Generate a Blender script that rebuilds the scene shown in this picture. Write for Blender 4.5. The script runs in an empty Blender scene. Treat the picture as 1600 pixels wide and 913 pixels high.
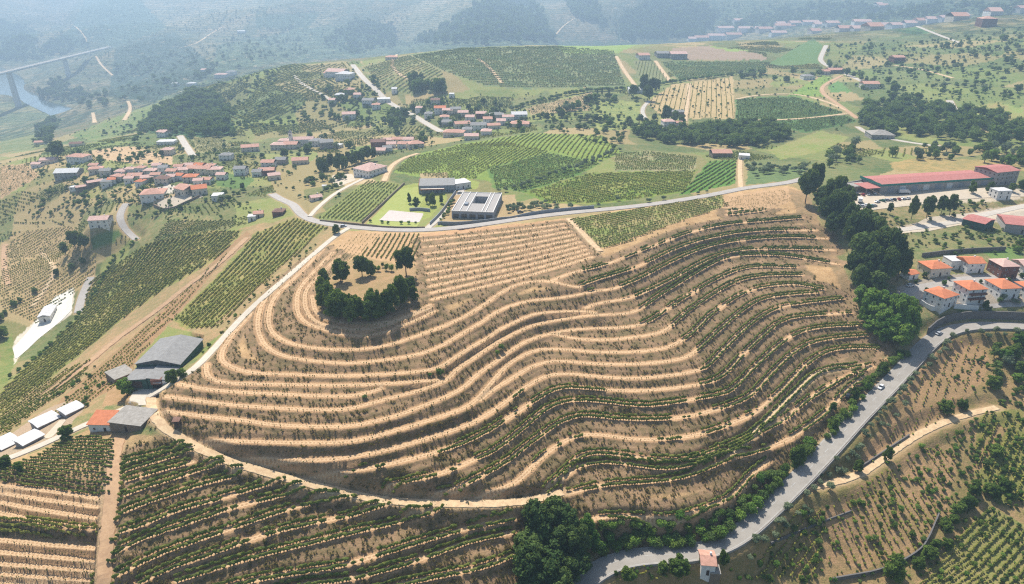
import bpy, bmesh, math, random
import numpy as np
from mathutils import Vector, kdtree
DENOISE = False
random.seed(7); RNG = np.random.default_rng(11)
SC = bpy.context.scene
COL = SC.collection
# ------------------------------------------------------------------ camera
PITCH = math.radians(25.0); CZ = 200.0; FPX = 1067.0; CU, CV = 800.0, 456.5
cd = bpy.data.cameras.new('camera'); cam = bpy.data.objects.new('camera', cd); COL.objects.link(cam)
cd.sensor_width = 36.0; cd.lens = 36.0*FPX/1600.0; cd.clip_start = 1.0; cd.clip_end = 30000.0
cam.location = (0, 0, CZ); cam.rotation_euler = (math.pi/2-PITCH, 0, 0)
SC.camera = cam
# ------------------------------------------------------------------ sky, sun, exposure
SUN_EL, SUN_AZ = math.radians(53.0), math.radians(19.0)      # the sun stands ahead, a little to the left
W = bpy.data.worlds.new('World'); SC.world = W; W.use_nodes = True
wn = W.node_tree; bg = wn.nodes['Background']
sky = wn.nodes.new('ShaderNodeTexSky'); sky.sky_type = 'NISHITA'; sky.sun_disc = False
sky.sun_elevation = SUN_EL; sky.sun_rotation = -SUN_AZ; sky.dust_density = 1.5; sky.altitude = 300
wn.links.new(sky.outputs[0], bg.inputs[0]); bg.inputs[1].default_value = 0.11
sl = bpy.data.lights.new('sun', 'SUN'); sl.energy = 5.0; sl.angle = math.radians(0.6); sl.color = (1, .955, .89)
so = bpy.data.objects.new('sun', sl); COL.objects.link(so)
sd = Vector((math.sin(SUN_AZ)*math.cos(SUN_EL), -math.cos(SUN_AZ)*math.cos(SUN_EL), -math.sin(SUN_EL)))
so.rotation_euler = sd.to_track_quat('-Z', 'Y').to_euler(); so.location = (-400, 800, 900)
SC.view_settings.view_transform = 'Standard'; SC.view_settings.look = 'None'
SC.view_settings.gamma = 1.0; SC.view_settings.use_curve_mapping = False
SC.view_settings.exposure = 0.5
SC.render.engine = 'CYCLES'
SC.cycles.max_bounces = 5; SC.cycles.diffuse_bounces = 2; SC.cycles.glossy_bounces = 2
SC.cycles.transmission_bounces = 2; SC.cycles.transparent_max_bounces = 4; SC.cycles.volume_bounces = 0
SC.cycles.use_denoising = DENOISE
SC.cycles.pixel_filter_type = 'BLACKMAN_HARRIS'; SC.cycles.filter_width = 1.2

# ------------------------------------------------------------------ pixels <-> directions
CP, SP = math.cos(PITCH), math.sin(PITCH)
def pxdir(u, v):
    u = np.asarray(u, float); v = np.asarray(v, float)
    dv = v-CV
    return u-CU, FPX*CP-dv*SP, -(FPX*SP+dv*CP)               # x right, y ahead, z up (not normalised)
def px_az_t(u, v):
    x, y, z = pxdir(u, v)
    return np.arctan2(x, y), -z/np.hypot(x, y)
def px_at_z(u, v, zr):
    """the point of the pixel's ray at height zr below/above the camera"""
    az, t = px_az_t(u, v); r = -np.asarray(zr, float)/t
    return az, r
def to_px(x, y, z):
    dz = z-CZ
    dep = y*CP-dz*SP
    return CU+FPX*x/dep, CV-FPX*(y*SP+dz*CP)/dep
def depth_of(x, y, z): return y*CP-(z-CZ)*SP

# ------------------------------------------------------------------ terraces of the main hill (lines along each platform) and their level
TL = [
 (-140.6, [(488,463),(491,486),(506,497),(531,503),(560,506),(600,504),(640,492),(672,477)]),
 (-141.8, [(530,400),(500,430),(480,450),(475,463),(478,488),(496,506),(541,514),(560,515),(590,513),(620,503),(650,491),(674,480)]),
 (-143.2, [(520,395),(490,425),(468,450),(463,468),(465,493),(483,508),(521,519),(547,525),(575,525),(604,519),(632,507),(660,496),(679,486)]),
 (-145.8, [(505,390),(455,440),(430,462),(420,483),(419,513),(438,531),(475,543),(538,547),(575,545),(613,538),(651,525),(688,512),(726,495),(754,478),(788,453),(816,442),(840,439),(863,440),(891,447),(905,449)]),
 (-148.2, [(480,405),(430,450),(408,475),(402,500),(403,520),(415,543),(445,558),(500,565),(538,568),(575,566),(613,561),(651,555),(688,542),(722,521),(754,503),(778,485),(822,470),(882,465),(915,458),(930,455)]),
 (-150.2, [(392,490),(365,520),(348,545),(345,560),(353,570),(380,580),(408,584),(455,585),(500,587),(556,587),(613,584),(660,580),(688,574),(707,561),(735,543),(764,527),(778,516),(807,502),(831,491),(863,487),(910,486),(930,489)]),
 (-151.3, [(322,570),(322,582),(328,592),(352,599),(408,600),(500,602),(547,602),(600,600),(650,596),(690,594)]),
 (-152.2, [(280,600),(320,608),(371,613),(446,616),(500,619),(547,619),(575,614),(595,607)]),
 (-153.4, [(261,620),(295,624),(352,632),(408,636),(460,639),(500,641),(538,640),(575,632),(613,621),(651,612),(679,602),(700,593),(712,578),(735,563),(773,537),(807,519),(835,507),(872,500),(910,494),(938,492),(976,491),(1000,484),(1025,465),(1063,441),(1113,411),(1141,401),(1176,398),(1227,399),(1277,408),(1310,413)]),
 (-155.4, [(244,640),(276,645),(314,650),(352,654),(390,658),(427,664),(500,667),(538,666),(566,663),(594,656),(622,649),(651,638),(688,624),(717,610),(732,599),(743,587),(769,569),(797,549),(816,536),(844,525),(863,521),(882,517),(920,513),(957,513),(1000,509),(1025,496),(1050,477),(1088,454),(1108,441),(1151,421),(1189,416),(1242,418)]),
 (-156.2, [(863,522),(882,526),(910,531),(957,531),(1000,526),(1038,519),(1055,503),(1075,486),(1111,461),(1141,444),(1164,435),(1201,430),(1252,430)]),
 (-157.7, [(299,686),(333,688),(390,690),(460,692),(500,692),(538,691),(575,685),(613,674),(651,663),(688,651),(726,638),(745,624),(760,608),(791,570),(825,551),(848,545),(882,546),(938,551),(995,550),(1038,545),(1063,534),(1083,520),(1106,495),(1141,469),(1176,451),(1214,445),(1247,444),(1285,452)]),
 (-159.1, [(750,625),(768,610),(797,593),(825,575),(854,565),(882,564),(920,568),(976,570),(1050,565),(1081,555),(1106,531),(1141,500),(1164,481),(1191,466),(1227,461),(1277,457)]),
 (-161.1, [(361,713),(408,716),(460,719),(500,719),(538,716),(575,709),(613,701),(651,690),(688,679),(726,666),(750,655),(788,630),(816,608),(844,591),(863,585),(891,584),(929,588),(985,592),(1050,587),(1096,578),(1106,572),(1138,538),(1176,502),(1214,480),(1252,474),(1315,467)]),
 (-163.3, [(470,742),(500,741),(560,735),(613,724),(651,715),(688,705),(726,692),(764,673),(788,657),(825,633),(854,614),(878,605),(910,606),(957,610),(1000,611),(1050,607),(1106,599),(1133,586),(1161,553),(1191,525),(1214,505),(1239,495),(1327,489)]),
 (-165.6, [(600,760),(640,751),(670,745),(707,734),(745,716),(769,706),(797,686),(831,657),(854,638),(878,628),(901,625),(938,627),(1000,635),(1050,630),(1101,621),(1133,615),(1151,603),(1176,576),(1206,548),(1239,522),(1277,511),(1347,508)]),
 (-168.0, [(666,777),(688,769),(717,762),(745,747),(773,732),(797,718),(816,701),(840,684),(867,663),(891,653),(910,649),(938,651),(985,656),(1063,654),(1113,642),(1156,628),(1176,616),(1206,583),(1234,555),(1262,536),(1302,528),(1353,524)]),
 (-170.4, [(726,782),(754,773),(800,758),(820,742),(840,720),(863,701),(886,687),(910,679),(938,679),(1000,688),(1063,685),(1113,674),(1156,656),(1189,641),(1214,616),(1239,591),(1262,566),(1290,549),(1327,543),(1373,545)]),
 (-172.6, [(853,762),(876,743),(896,721),(913,710),(938,707),(976,711),(1027,720),(1086,718),(1121,702),(1161,686),(1186,669),(1214,641),(1242,613),(1264,591),(1285,579),(1315,574),(1358,570)]),
 (-174.2, [(863,764),(888,738),(913,725),(951,721),(1001,728),(1039,733),(1085,725),(1127,706),(1165,690),(1196,671),(1227,656),(1247,636),(1272,618),(1297,603),(1327,586),(1363,573)]),
 (-176.2, [(888,771),(926,761),(964,755),(1014,753),(1064,747),(1102,733),(1140,716),(1186,705),(1227,690),(1252,673),(1277,655),(1302,634),(1325,606),(1353,588)]),
 (-180.4, [(913,814),(951,806),(1000,808),(1040,810),(1072,806),(1102,794),(1135,781),(1153,766),(1173,741),(1200,721)]),
 # upper right: terraces full of vines
 (-143.6, [(861,440),(872,434),(901,424),(938,417),(1000,393),(1050,373),(1088,360),(1138,350),(1201,345),(1252,341)]),
 (-146.2, [(906,447),(929,438),(963,428),(1000,416),(1050,390),(1101,373),(1176,360),(1274,360)]),
 (-148.6, [(930,455),(957,452),(976,445),(1000,435),(1050,408),(1101,386),(1151,376),(1227,370),(1292,373)]),
 (-151.4, [(916,481),(931,474),(976,468),(1000,460),(1050,436),(1101,407),(1138,393),(1189,388),(1302,391)]),
 # bottom left
 (-165.6, [(0,759),(88,768),(161,781)]), (-167.1, [(0,770),(75,782),(161,793)]), (-168.7, [(0,785),(75,799),(156,811)]),
 (-170.3, [(0,801),(75,819),(151,824)]), (-173.6, [(0,844),(75,851),(151,857)]), (-175.2, [(0,863),(75,870),(151,877)]),
 (-176.8, [(0,881),(75,887),(151,892)]), (-178.4, [(0,897),(75,903),(151,907)]), (-179.8, [(0,912),(150,922)]),
 (-161.6, [(192,722),(240,711),(290,700)]), (-162.4, [(190,736),(240,722),(302,703)]), (-163.0,[(190,752),(240,738),(300,722)]),
 (-164.0, [(186,776),(227,761),(277,746),(315,733),(350,725)]),
 (-165.5, [(181,804),(227,786),(277,769),(327,753),(378,741)]),
 (-167.1, [(176,834),(227,819),(277,796),(327,784),(400,762),(445,748)]),
 (-168.9, [(171,869),(214,844),(264,827),(302,814),(353,796),(400,784),(475,766)]),
 (-170.7, [(176,902),(214,882),(264,859),(327,838),(400,812),(463,791),(526,779),(561,774)]),
 (-172.7, [(219,910),(272,884),(327,867),(400,839),(475,819),(551,806),(591,791),(614,785)]),
 (-174.9, [(277,907),(340,887),(400,869),(483,849),(541,834),(601,821),(664,804),(695,792)]),
 (-177.4, [(330,925),(400,905),(476,893),(536,884),(601,864),(664,844),(727,826),(800,811)]),
 (-179.6, [(420,925),(475,912),(551,905),(614,887),(664,872),(727,847),(800,832)]),
 (-182.0, [(580,925),(639,910),(702,897),(753,887),(800,869)]),
]
# ------------------------------------------------------------------ other heights read along the picture (pixel, height below the camera)
ZP = [
 # plateau
 (530,368,-146),(600,380,-143.5),(660,365,-143),(735,370,-142.5),(800,355,-142),(800,400,-143),(870,400,-143.5),(730,420,-142.5),(900,340,-141),(1000,326,-141),(1130,301,-140),(1230,300,-138.5),
 (1250,285,-139),(560,450,-139.2),(600,470,-139.6),(640,440,-139.8),(580,425,-139.5),(520,470,-140),(620,400,-141.5),(545,400,-143),(940,380,-142.5),(1050,350,-141.5),(1150,325,-140.5),
 (700,300,-147),(745,335,-147),(640,340,-148),(560,300,-150),(560,330,-149),(640,255,-151),(850,230,-142),(780,220,-144),(920,240,-144),(760,260,-146),(880,300,-146),(1000,270,-145),(1100,275,-144.5),(1150,262,-145),(1060,215,-154),
 (980,205,-153),(900,175,-150),(700,205,-157),(600,190,-165),(500,235,-166),(450,290,-161),(470,325,-152),(400,320,-160),(340,280,-163),(270,300,-163),(220,290,-166),(150,335,-170),(100,280,-174),
 (30,285,-183),(20,350,-196),(40,420,-205),(110,390,-200),(100,450,-208),(70,500,-214),(20,560,-216),(130,465,-208),(170,400,-196),(205,365,-185),(190,340,-177),(250,350,-172),(300,330,-167),(350,345,-164),
 (420,345,-157),(480,360,-150),(440,400,-156),(390,440,-158),(330,420,-166),(270,440,-175),(250,490,-176),(180,480,-193),(150,560,-186),(80,590,-196),(60,640,-184),(0,640,-204),(110,640,-170.5),(40,690,-169.5),(0,712,-169),
 (200,600,-164),(260,580,-158.5),(300,530,-158.5),(230,650,-160.5),(160,665,-162),(240,625,-159.5),(90,700,-164.5),(160,740,-163.8),(60,730,-165),(350,500,-157),(320,550,-157.5),
 # valley road and below it
 (905,912,-192),(950,878,-191),(1000,868,-190),(1080,864,-189),(1150,842,-187),(1220,775,-184),(1300,695,-179.5),(1380,610,-173),(1440,545,-168),(1490,512,-164.5),(1560,507,-162),(1600,508,-161),
 (1050,905,-195),(1200,890,-197),(1300,850,-196),(1400,800,-193),(1480,880,-201),(1580,850,-200),(1590,720,-189),(1450,690,-185),(1590,580,-173),(1500,610,-176),(1350,750,-187),(1290,760,-184),(1440,580,-172),
 (860,850,-187),(830,900,-189),(850,800,-179),(1000,840,-186.5),(1150,800,-183.5),
 (1500,462,-155),(1590,450,-153),(1430,466,-157),(1450,418,-151.5),(1560,425,-151.5),(1560,370,-148),(1500,485,-158.5),(1590,485,-157),(1400,365,-147),(1500,345,-146),(1590,330,-145),(1380,315,-142),(1480,305,-141.5),(1580,290,-140),(1310,300,-140),(1300,350,-143.5),(1330,420,-151),(1380,500,-160),(1400,545,-166.5),
 (1340,570,-167),
 # beyond the plateau road
 (1300,205,-149),(1400,190,-146),(1500,215,-143),(1590,200,-140),(1300,255,-143),(1430,240,-142),(1080,165,-143),(1140,130,-139),(1020,170,-147),(1220,160,-142),(1250,190,-145),(1180,205,-148),
 (1070,95,-131),(950,105,-133),(850,110,-129),(720,80,-114),(800,72,-113),(880,72,-116),(650,95,-121),(600,125,-136),(780,150,-144),(700,120,-129),(620,155,-151),(660,170,-154),(530,115,-142),(470,108,-141),(420,140,-156),(400,120,-152),
 (360,170,-188),(312,140,-190),(250,195,-208),(180,205,-224),(300,215,-174),(240,235,-172),(120,228,-186),(50,245,-190),(1000,70,-121),(1100,65,-124),(1200,62,-126),(1300,52,-124),(1400,48,-120),
 (1500,105,-122),(1450,130,-130),(1580,140,-128),(1380,110,-133),(1300,120,-136),(1580,60,-96),(1500,60,-108),(1590,30,-86),(1540,28,-90),
 # across the valleys
 (30,215,-262),(80,205,-300),(60,190,-330),(100,180,-352),(70,168,-352),(20,130,-352),(0,110,-352),(120,170,-346),(40,165,-346),(110,130,-320),(160,150,-300),(180,110,-290),(230,120,-285),(250,160,-275),(310,115,-262),(280,80,-255),(180,75,-265),(340,70,-250),
 (120,85,-300),(60,70,-280),(0,60,-275),(60,30,-235),(150,40,-240),(0,5,-150),(150,5,-150),(300,5,-140),(260,40,-220),(380,60,-235),(420,80,-250),(500,80,-255),(560,60,-230),(450,40,-200),(420,5,-130),(560,5,-120),(620,40,-200),(640,65,-250),
 (660,62,-240),(720,40,-185),(760,5,-110),(800,40,-180),(840,62,-235),(880,50,-215),(860,10,-140),(920,40,-195),(930,10,-130),(1000,50,-225),(1040,10,-130),(1100,40,-205),(1150,10,-140),(1200,30,-175),(1270,5,-120),(1380,20,-140),(1400,5,-110),(1500,8,-100),(1590,6,-88),
]
# hidden ground behind the ridges and the rim of the sheet: (u at v=150 for the bearing, distance, height)
ZH = [(0,6500,60),(300,6500,60),(600,6500,80),(800,6500,80),(1000,6500,60),(1300,6500,60),(1600,6500,60),
 (700,1700,-215),(800,1700,-215),(900,1750,-215),(600,1800,-225),(500,1900,-245),(1000,1800,-200),(1100,1900,-190),(1200,2300,-165),(1350,2300,-165),(1550,2300,-150),
 (-350,500,-200),(-350,1200,-240),(-350,3000,-330),(1950,500,-170),(1950,900,-140),(1950,2000,-110),(-350,200,-195),(1950,200,-205)]
def between(P, Q, n):
    P, Q = np.array(P, float), np.array(Q, float); t = np.linspace(0, 1, 9)
    def rs(A): k = np.linspace(0, 1, len(A)); return np.stack([np.interp(t, k, A[:, 0]), np.interp(t, k, A[:, 1])], -1)
    a, b = rs(P), rs(Q); return [(None, [tuple(p) for p in a+(b-a)*i/(n-1)]) for i in range(n)]
N_MAIN = len(TL)
TL += between([(662,376),(740,368),(815,359),(880,350)], [(676,468),(740,452),(830,430),(925,402)], 10)
TL += between([(1140,312),(1185,305),(1226,299)], [(1136,336),(1190,330),(1236,312)], 5)
def tps_fit(P, z, lam):
    d2 = ((P[:, None]-P[None])**2).sum(-1)
    K = 0.5*d2*np.log(d2+1e-12)+lam*np.eye(len(P))
    n = len(P); A = np.zeros((n+3, n+3)); A[:n, :n] = K; A[:n, n] = 1; A[:n, n+1:] = P; A[n, :n] = 1; A[n+1:, :n] = P.T
    return np.linalg.solve(A, np.concatenate([z, np.zeros(3)]))
def tps_eval(P, w, Q):
    out = np.empty(len(Q))
    for i in range(0, len(Q), 8000):
        q = Q[i:i+8000]
        d2 = ((q[:, None, :]-P[None])**2).sum(-1)
        out[i:i+8000] = (0.5*d2*np.log(d2+1e-12))@w[:len(P)]+w[len(P)]+q@w[len(P)+1:]
    return out
cp, cz = [], []
for z, pts in TL[:N_MAIN]:
    pts = np.array(pts, float)
    seg = np.hypot(*np.diff(pts, axis=0).T); s = np.r_[0, np.cumsum(seg)]
    n = max(2, int(s[-1]/45)); t = np.linspace(0, s[-1], n)
    a, r = px_at_z(np.interp(t, s, pts[:, 0]), np.interp(t, s, pts[:, 1]), z)
    cp += list(zip(a, np.log(r))); cz += [z]*n
for u, v, z in ZP:
    a, r = px_at_z(u, v, z); cp.append((a, math.log(r))); cz.append(z)
for u, r, z in ZH:
    a, _ = px_az_t(u, 150); cp.append((float(a), math.log(r))); cz.append(z)
cp = np.array(cp); cz = np.array(cz, float)
_w = tps_fit(cp, cz, 2e-4)
# ------------------------------------------------------------------ the height grid: bearing x distance
NA = 1100
AZ = np.radians(np.linspace(-49.5, 49.5, NA))
rr = [108.0]
while rr[-1] < 7200:
    r = rr[-1]; rr.append(r+min(0.0013*(r*r+160*160)/160, r*0.009))
RR = np.array(rr); NR = len(RR)
ca, cr = AZ[::6], np.log(RR[::4]); ca = np.r_[ca, AZ[-1]] if ca[-1] < AZ[-1] else ca; cr = np.r_[cr, np.log(RR[-1])] if cr[-1] < np.log(RR[-1]) else cr
Q = np.stack(np.meshgrid(ca, cr, indexing='ij'), -1).reshape(-1, 2)
CG = tps_eval(cp, _w, Q).reshape(len(ca), len(cr))
def bilin(G, ga, gr, a, l):
    i = np.clip(np.searchsorted(ga, a)-1, 0, len(ga)-2); j = np.clip(np.searchsorted(gr, l)-1, 0, len(gr)-2)
    fa = np.clip((a-ga[i])/(ga[i+1]-ga[i]), 0, 1); fr = np.clip((l-gr[j])/(gr[j+1]-gr[j]), 0, 1)
    return (G[i, j]*(1-fa)+G[i+1, j]*fa)*(1-fr)+(G[i, j+1]*(1-fa)+G[i+1, j+1]*fa)*fr
AA, LL = np.meshgrid(AZ, np.log(RR), indexing='ij')
H = bilin(CG, ca, cr, AA.ravel(), LL.ravel()).reshape(NA, NR)       # height relative to the camera
XG = np.sin(AA)*RR[None]; YG = np.cos(AA)*RR[None]
LR = np.log(RR)
def vnoise(x, y, sc, seed):
    """value noise, -1..1"""
    x = x/sc+seed*17.3; y = y/sc+seed*9.1
    i = np.floor(x).astype(np.int64); j = np.floor(y).astype(np.int64); fx = x-i; fy = y-j
    fx = fx*fx*(3-2*fx); fy = fy*fy*(3-2*fy)
    def h(a, b):
        n = (a*374761393+b*668265263+seed*144665) & 0x7fffffff
        n = ((n ^ (n >> 13))*1274126177) & 0x7fffffff
        return ((n ^ (n >> 16)) & 0xffff)/32767.5-1
    return (h(i, j)*(1-fx)+h(i+1, j)*fx)*(1-fy)+(h(i, j+1)*(1-fx)+h(i+1, j+1)*fx)*fy
# far slopes get gullies and spurs
far = np.clip((RR-1700)/1500, 0, 1)[None]
H += far*((1-2*np.abs(vnoise(XG, YG, 640, 3)))*34+vnoise(XG, YG, 330, 6)*22+vnoise(XG, YG, 150, 4)*9)*np.clip((H+350)/60, 0, 1)
H = np.where((H < -350) & (RR[None] > 1500), -350+(H+350)*0.1, H)
# the river bed lies below the water
H += np.clip((RR[None]-60)/400, 0, 1)*vnoise(XG, YG, 24, 5)*0.35
def ray(u, v, G=None):
    """pixels -> the first ground point of their rays (x, y, z)"""
    G = H if G is None else G
    u = np.atleast_1d(np.asarray(u, float)); v = np.atleast_1d(np.asarray(v, float))
    a, t = px_az_t(u, v)
    i = np.clip(np.searchsorted(AZ, a)-1, 0, NA-2); f = np.clip((a-AZ[i])/(AZ[i+1]-AZ[i]), 0, 1)[:, None]
    prof = G[i]*(1-f)+G[i+1]*f
    d = prof+RR[None]*t[:, None]
    j = np.argmax(d > 0, axis=1); j = np.where(d.max(1) > 0, j, NR-1); j = np.maximum(j, 1)
    k = np.arange(len(u)); d0, d1 = d[k, j-1], d[k, j]
    g = np.clip(-d0/(d1-d0+1e-9), 0, 1); r = RR[j-1]+(RR[j]-RR[j-1])*g
    return np.stack([np.sin(a)*r, np.cos(a)*r, CZ-r*t], -1)
def ground(x, y):
    x = np.asarray(x, float); y = np.asarray(y, float)
    return CZ+bilin(H, AZ, LR, np.arctan2(x, y), np.log(np.maximum(np.hypot(x, y), 109)))
def dens(pts, step):
    """resample a polyline (n,k) evenly"""
    pts = np.asarray(pts, float)
    s = np.r_[0, np.cumsum(np.sqrt((np.diff(pts[:, :2], axis=0)**2).sum(1)))]
    n = max(2, int(s[-1]/step)+1); t = np.linspace(0, s[-1], n)
    return np.stack([np.interp(t, s, pts[:, k]) for k in range(pts.shape[1])], -1)
def smooth_line(pts, it=2):
    """round the corners (Chaikin)"""
    p = np.asarray(pts, float)
    for _ in range(it):
        q = np.empty((2*len(p), p.shape[1])); q[0] = p[0]; q[-1] = p[-1]
        q[1:-1:2] = p[:-1]*.75+p[1:]*.25; q[2:-1:2] = p[:-1]*.25+p[1:]*.75
        p = q
    return p
# ------------------------------------------------------------------ cut the terraces
TW = []                                             # terrace lines in the world
for z, pts in TL:
    p = smooth_line(pts, 2)
    w = ray(p[:, 0], p[:, 1]); TW.append(dens(w, 1.5))
kd = kdtree.KDTree(sum(len(t) for t in TW)); tpts = []
for t in TW:
    for p in t: kd.insert((p[0], p[1], 0), len(tpts)); tpts.append(p)
kd.balance(); tpts = np.array(tpts)
PD = np.full((NA, NR), 30.0); TZ = np.zeros((NA, NR))
# only around the terraces
pu, pv = to_px(XG, YG, H+CZ)
near = (RR[None] < 560) & (pu > -60) & (pu < 1420) & (pv > 325)
ii = np.argwhere(near)
for a, b in ii:
    co, k, d = kd.find((XG[a, b], YG[a, b], 0)); PD[a, b] = d; TZ[a, b] = tpts[k, 2]-CZ
HW = 2.05
_wob = vnoise(XG, YG, 9, 8)*0.35
S = np.clip((HW+1.2+_wob-PD)/1.5, 0, 1); S = S*S*(3-2*S)
H = H+(TZ-H)*S*np.clip((7-PD)/3, 0, 1)*(PD < 8)
# ------------------------------------------------------------------ materials
def srgb(h):
    c = [int(h[i:i+2], 16)/255 for i in (0, 2, 4)]
    return [x/12.92 if x <= .04045 else ((x+.055)/1.055)**2.4 for x in c]
def new_mat(name):
    m = bpy.data.materials.new(name); m.use_nodes = True
    nt = m.node_tree; b = nt.nodes['Principled BSDF']; b.inputs['Roughness'].default_value = .9
    b.inputs['Specular IOR Level'].default_value = .25
    return m, nt, b
def nd(nt, t, **kw):
    n = nt.nodes.new(t)
    for k, v in kw.items(): setattr(n, k, v)
    return n
def noise_node(nt, scale, detail=3, rough=.6, vec=None):
    n = nd(nt, 'ShaderNodeTexNoise'); n.inputs['Scale'].default_value = scale; n.inputs['Detail'].default_value = detail
    n.inputs['Roughness'].default_value = rough
    if vec is not None: nt.links.new(vec, n.inputs['Vector'])
    return n.outputs['Fac']
def math_node(nt, op, a, b=None, clamp=False):
    n = nd(nt, 'ShaderNodeMath', operation=op); n.use_clamp = clamp
    for i, x in enumerate((a, b)):
        if x is None: continue
        if isinstance(x, (int, float)): n.inputs[i].default_value = x
        else: nt.links.new(x, n.inputs[i])
    return n.outputs[0]
def ramp01(nt, x, lo, hi):
    n = nd(nt, 'ShaderNodeMapRange'); n.interpolation_type = 'SMOOTHSTEP'
    nt.links.new(x, n.inputs['Value']); n.inputs['From Min'].default_value = lo; n.inputs['From Max'].default_value = hi
    return n.outputs['Result']
def mix_col(nt, f, a, b, blend='MIX'):
    n = nd(nt, 'ShaderNodeMix', data_type='RGBA', blend_type=blend)
    for k, x in ((0, f), (6, a), (7, b)):
        if isinstance(x, (int, float)): n.inputs[k].default_value = x
        elif isinstance(x, (list, tuple)): n.inputs[k].default_value = (*x[:3], 1)
        else: nt.links.new(x, n.inputs[k])
    return n.outputs[2]
MATS = {}
def plain(name, hexcol, var=.18, scale=.35, rough=.9, spec=.25, bump=0.0, hex2=None, metal=0, fine=6.0):
    """a surface of one colour with two sizes of weathering"""
    if name in MATS: return MATS[name]
    m, nt, b = new_mat(name); pos = nd(nt, 'ShaderNodeNewGeometry').outputs['Position']
    c = srgb(hexcol); d = srgb(hex2) if hex2 else [x*(1-2*var) for x in c]
    f = math_node(nt, 'ADD', math_node(nt, 'MULTIPLY', noise_node(nt, scale, 4, .65, pos), .65), math_node(nt, 'MULTIPLY', noise_node(nt, fine, 2, .6, pos), .35))
    nt.links.new(mix_col(nt, ramp01(nt, f, .35, .65), c, d), b.inputs['Base Color'])
    b.inputs['Roughness'].default_value = rough; b.inputs['Specular IOR Level'].default_value = spec; b.inputs['Metallic'].default_value = metal
    if bump:
        bp = nd(nt, 'ShaderNodeBump'); bp.inputs['Strength'].default_value = bump; bp.inputs['Distance'].default_value = .3
        nt.links.new(f, bp.inputs['Height']); nt.links.new(bp.outputs[0], b.inputs['Normal'])
    MATS[name] = m; return m
def obj(name, me, mat=None, parent=None):
    o = bpy.data.objects.new(name, me); COL.objects.link(o)
    if mat is not None and not me.materials: me.materials.append(mat)
    if parent is not None: o.parent = parent
    return o
def tag(o, label=None, cat=None, group=None, kind=None):
    if label: o['label'] = label
    if cat: o['category'] = cat
    if group: o['group'] = group
    if kind: o['kind'] = kind
    return o
def mesh_from(name, V, F, smooth=False):
    me = bpy.data.meshes.new(name); me.from_pydata([tuple(map(float, v)) for v in V], [], [tuple(map(int, f)) for f in F]); me.update()
    if smooth: me.polygons.foreach_set('use_smooth', [True]*len(me.polygons))
    return me
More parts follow.
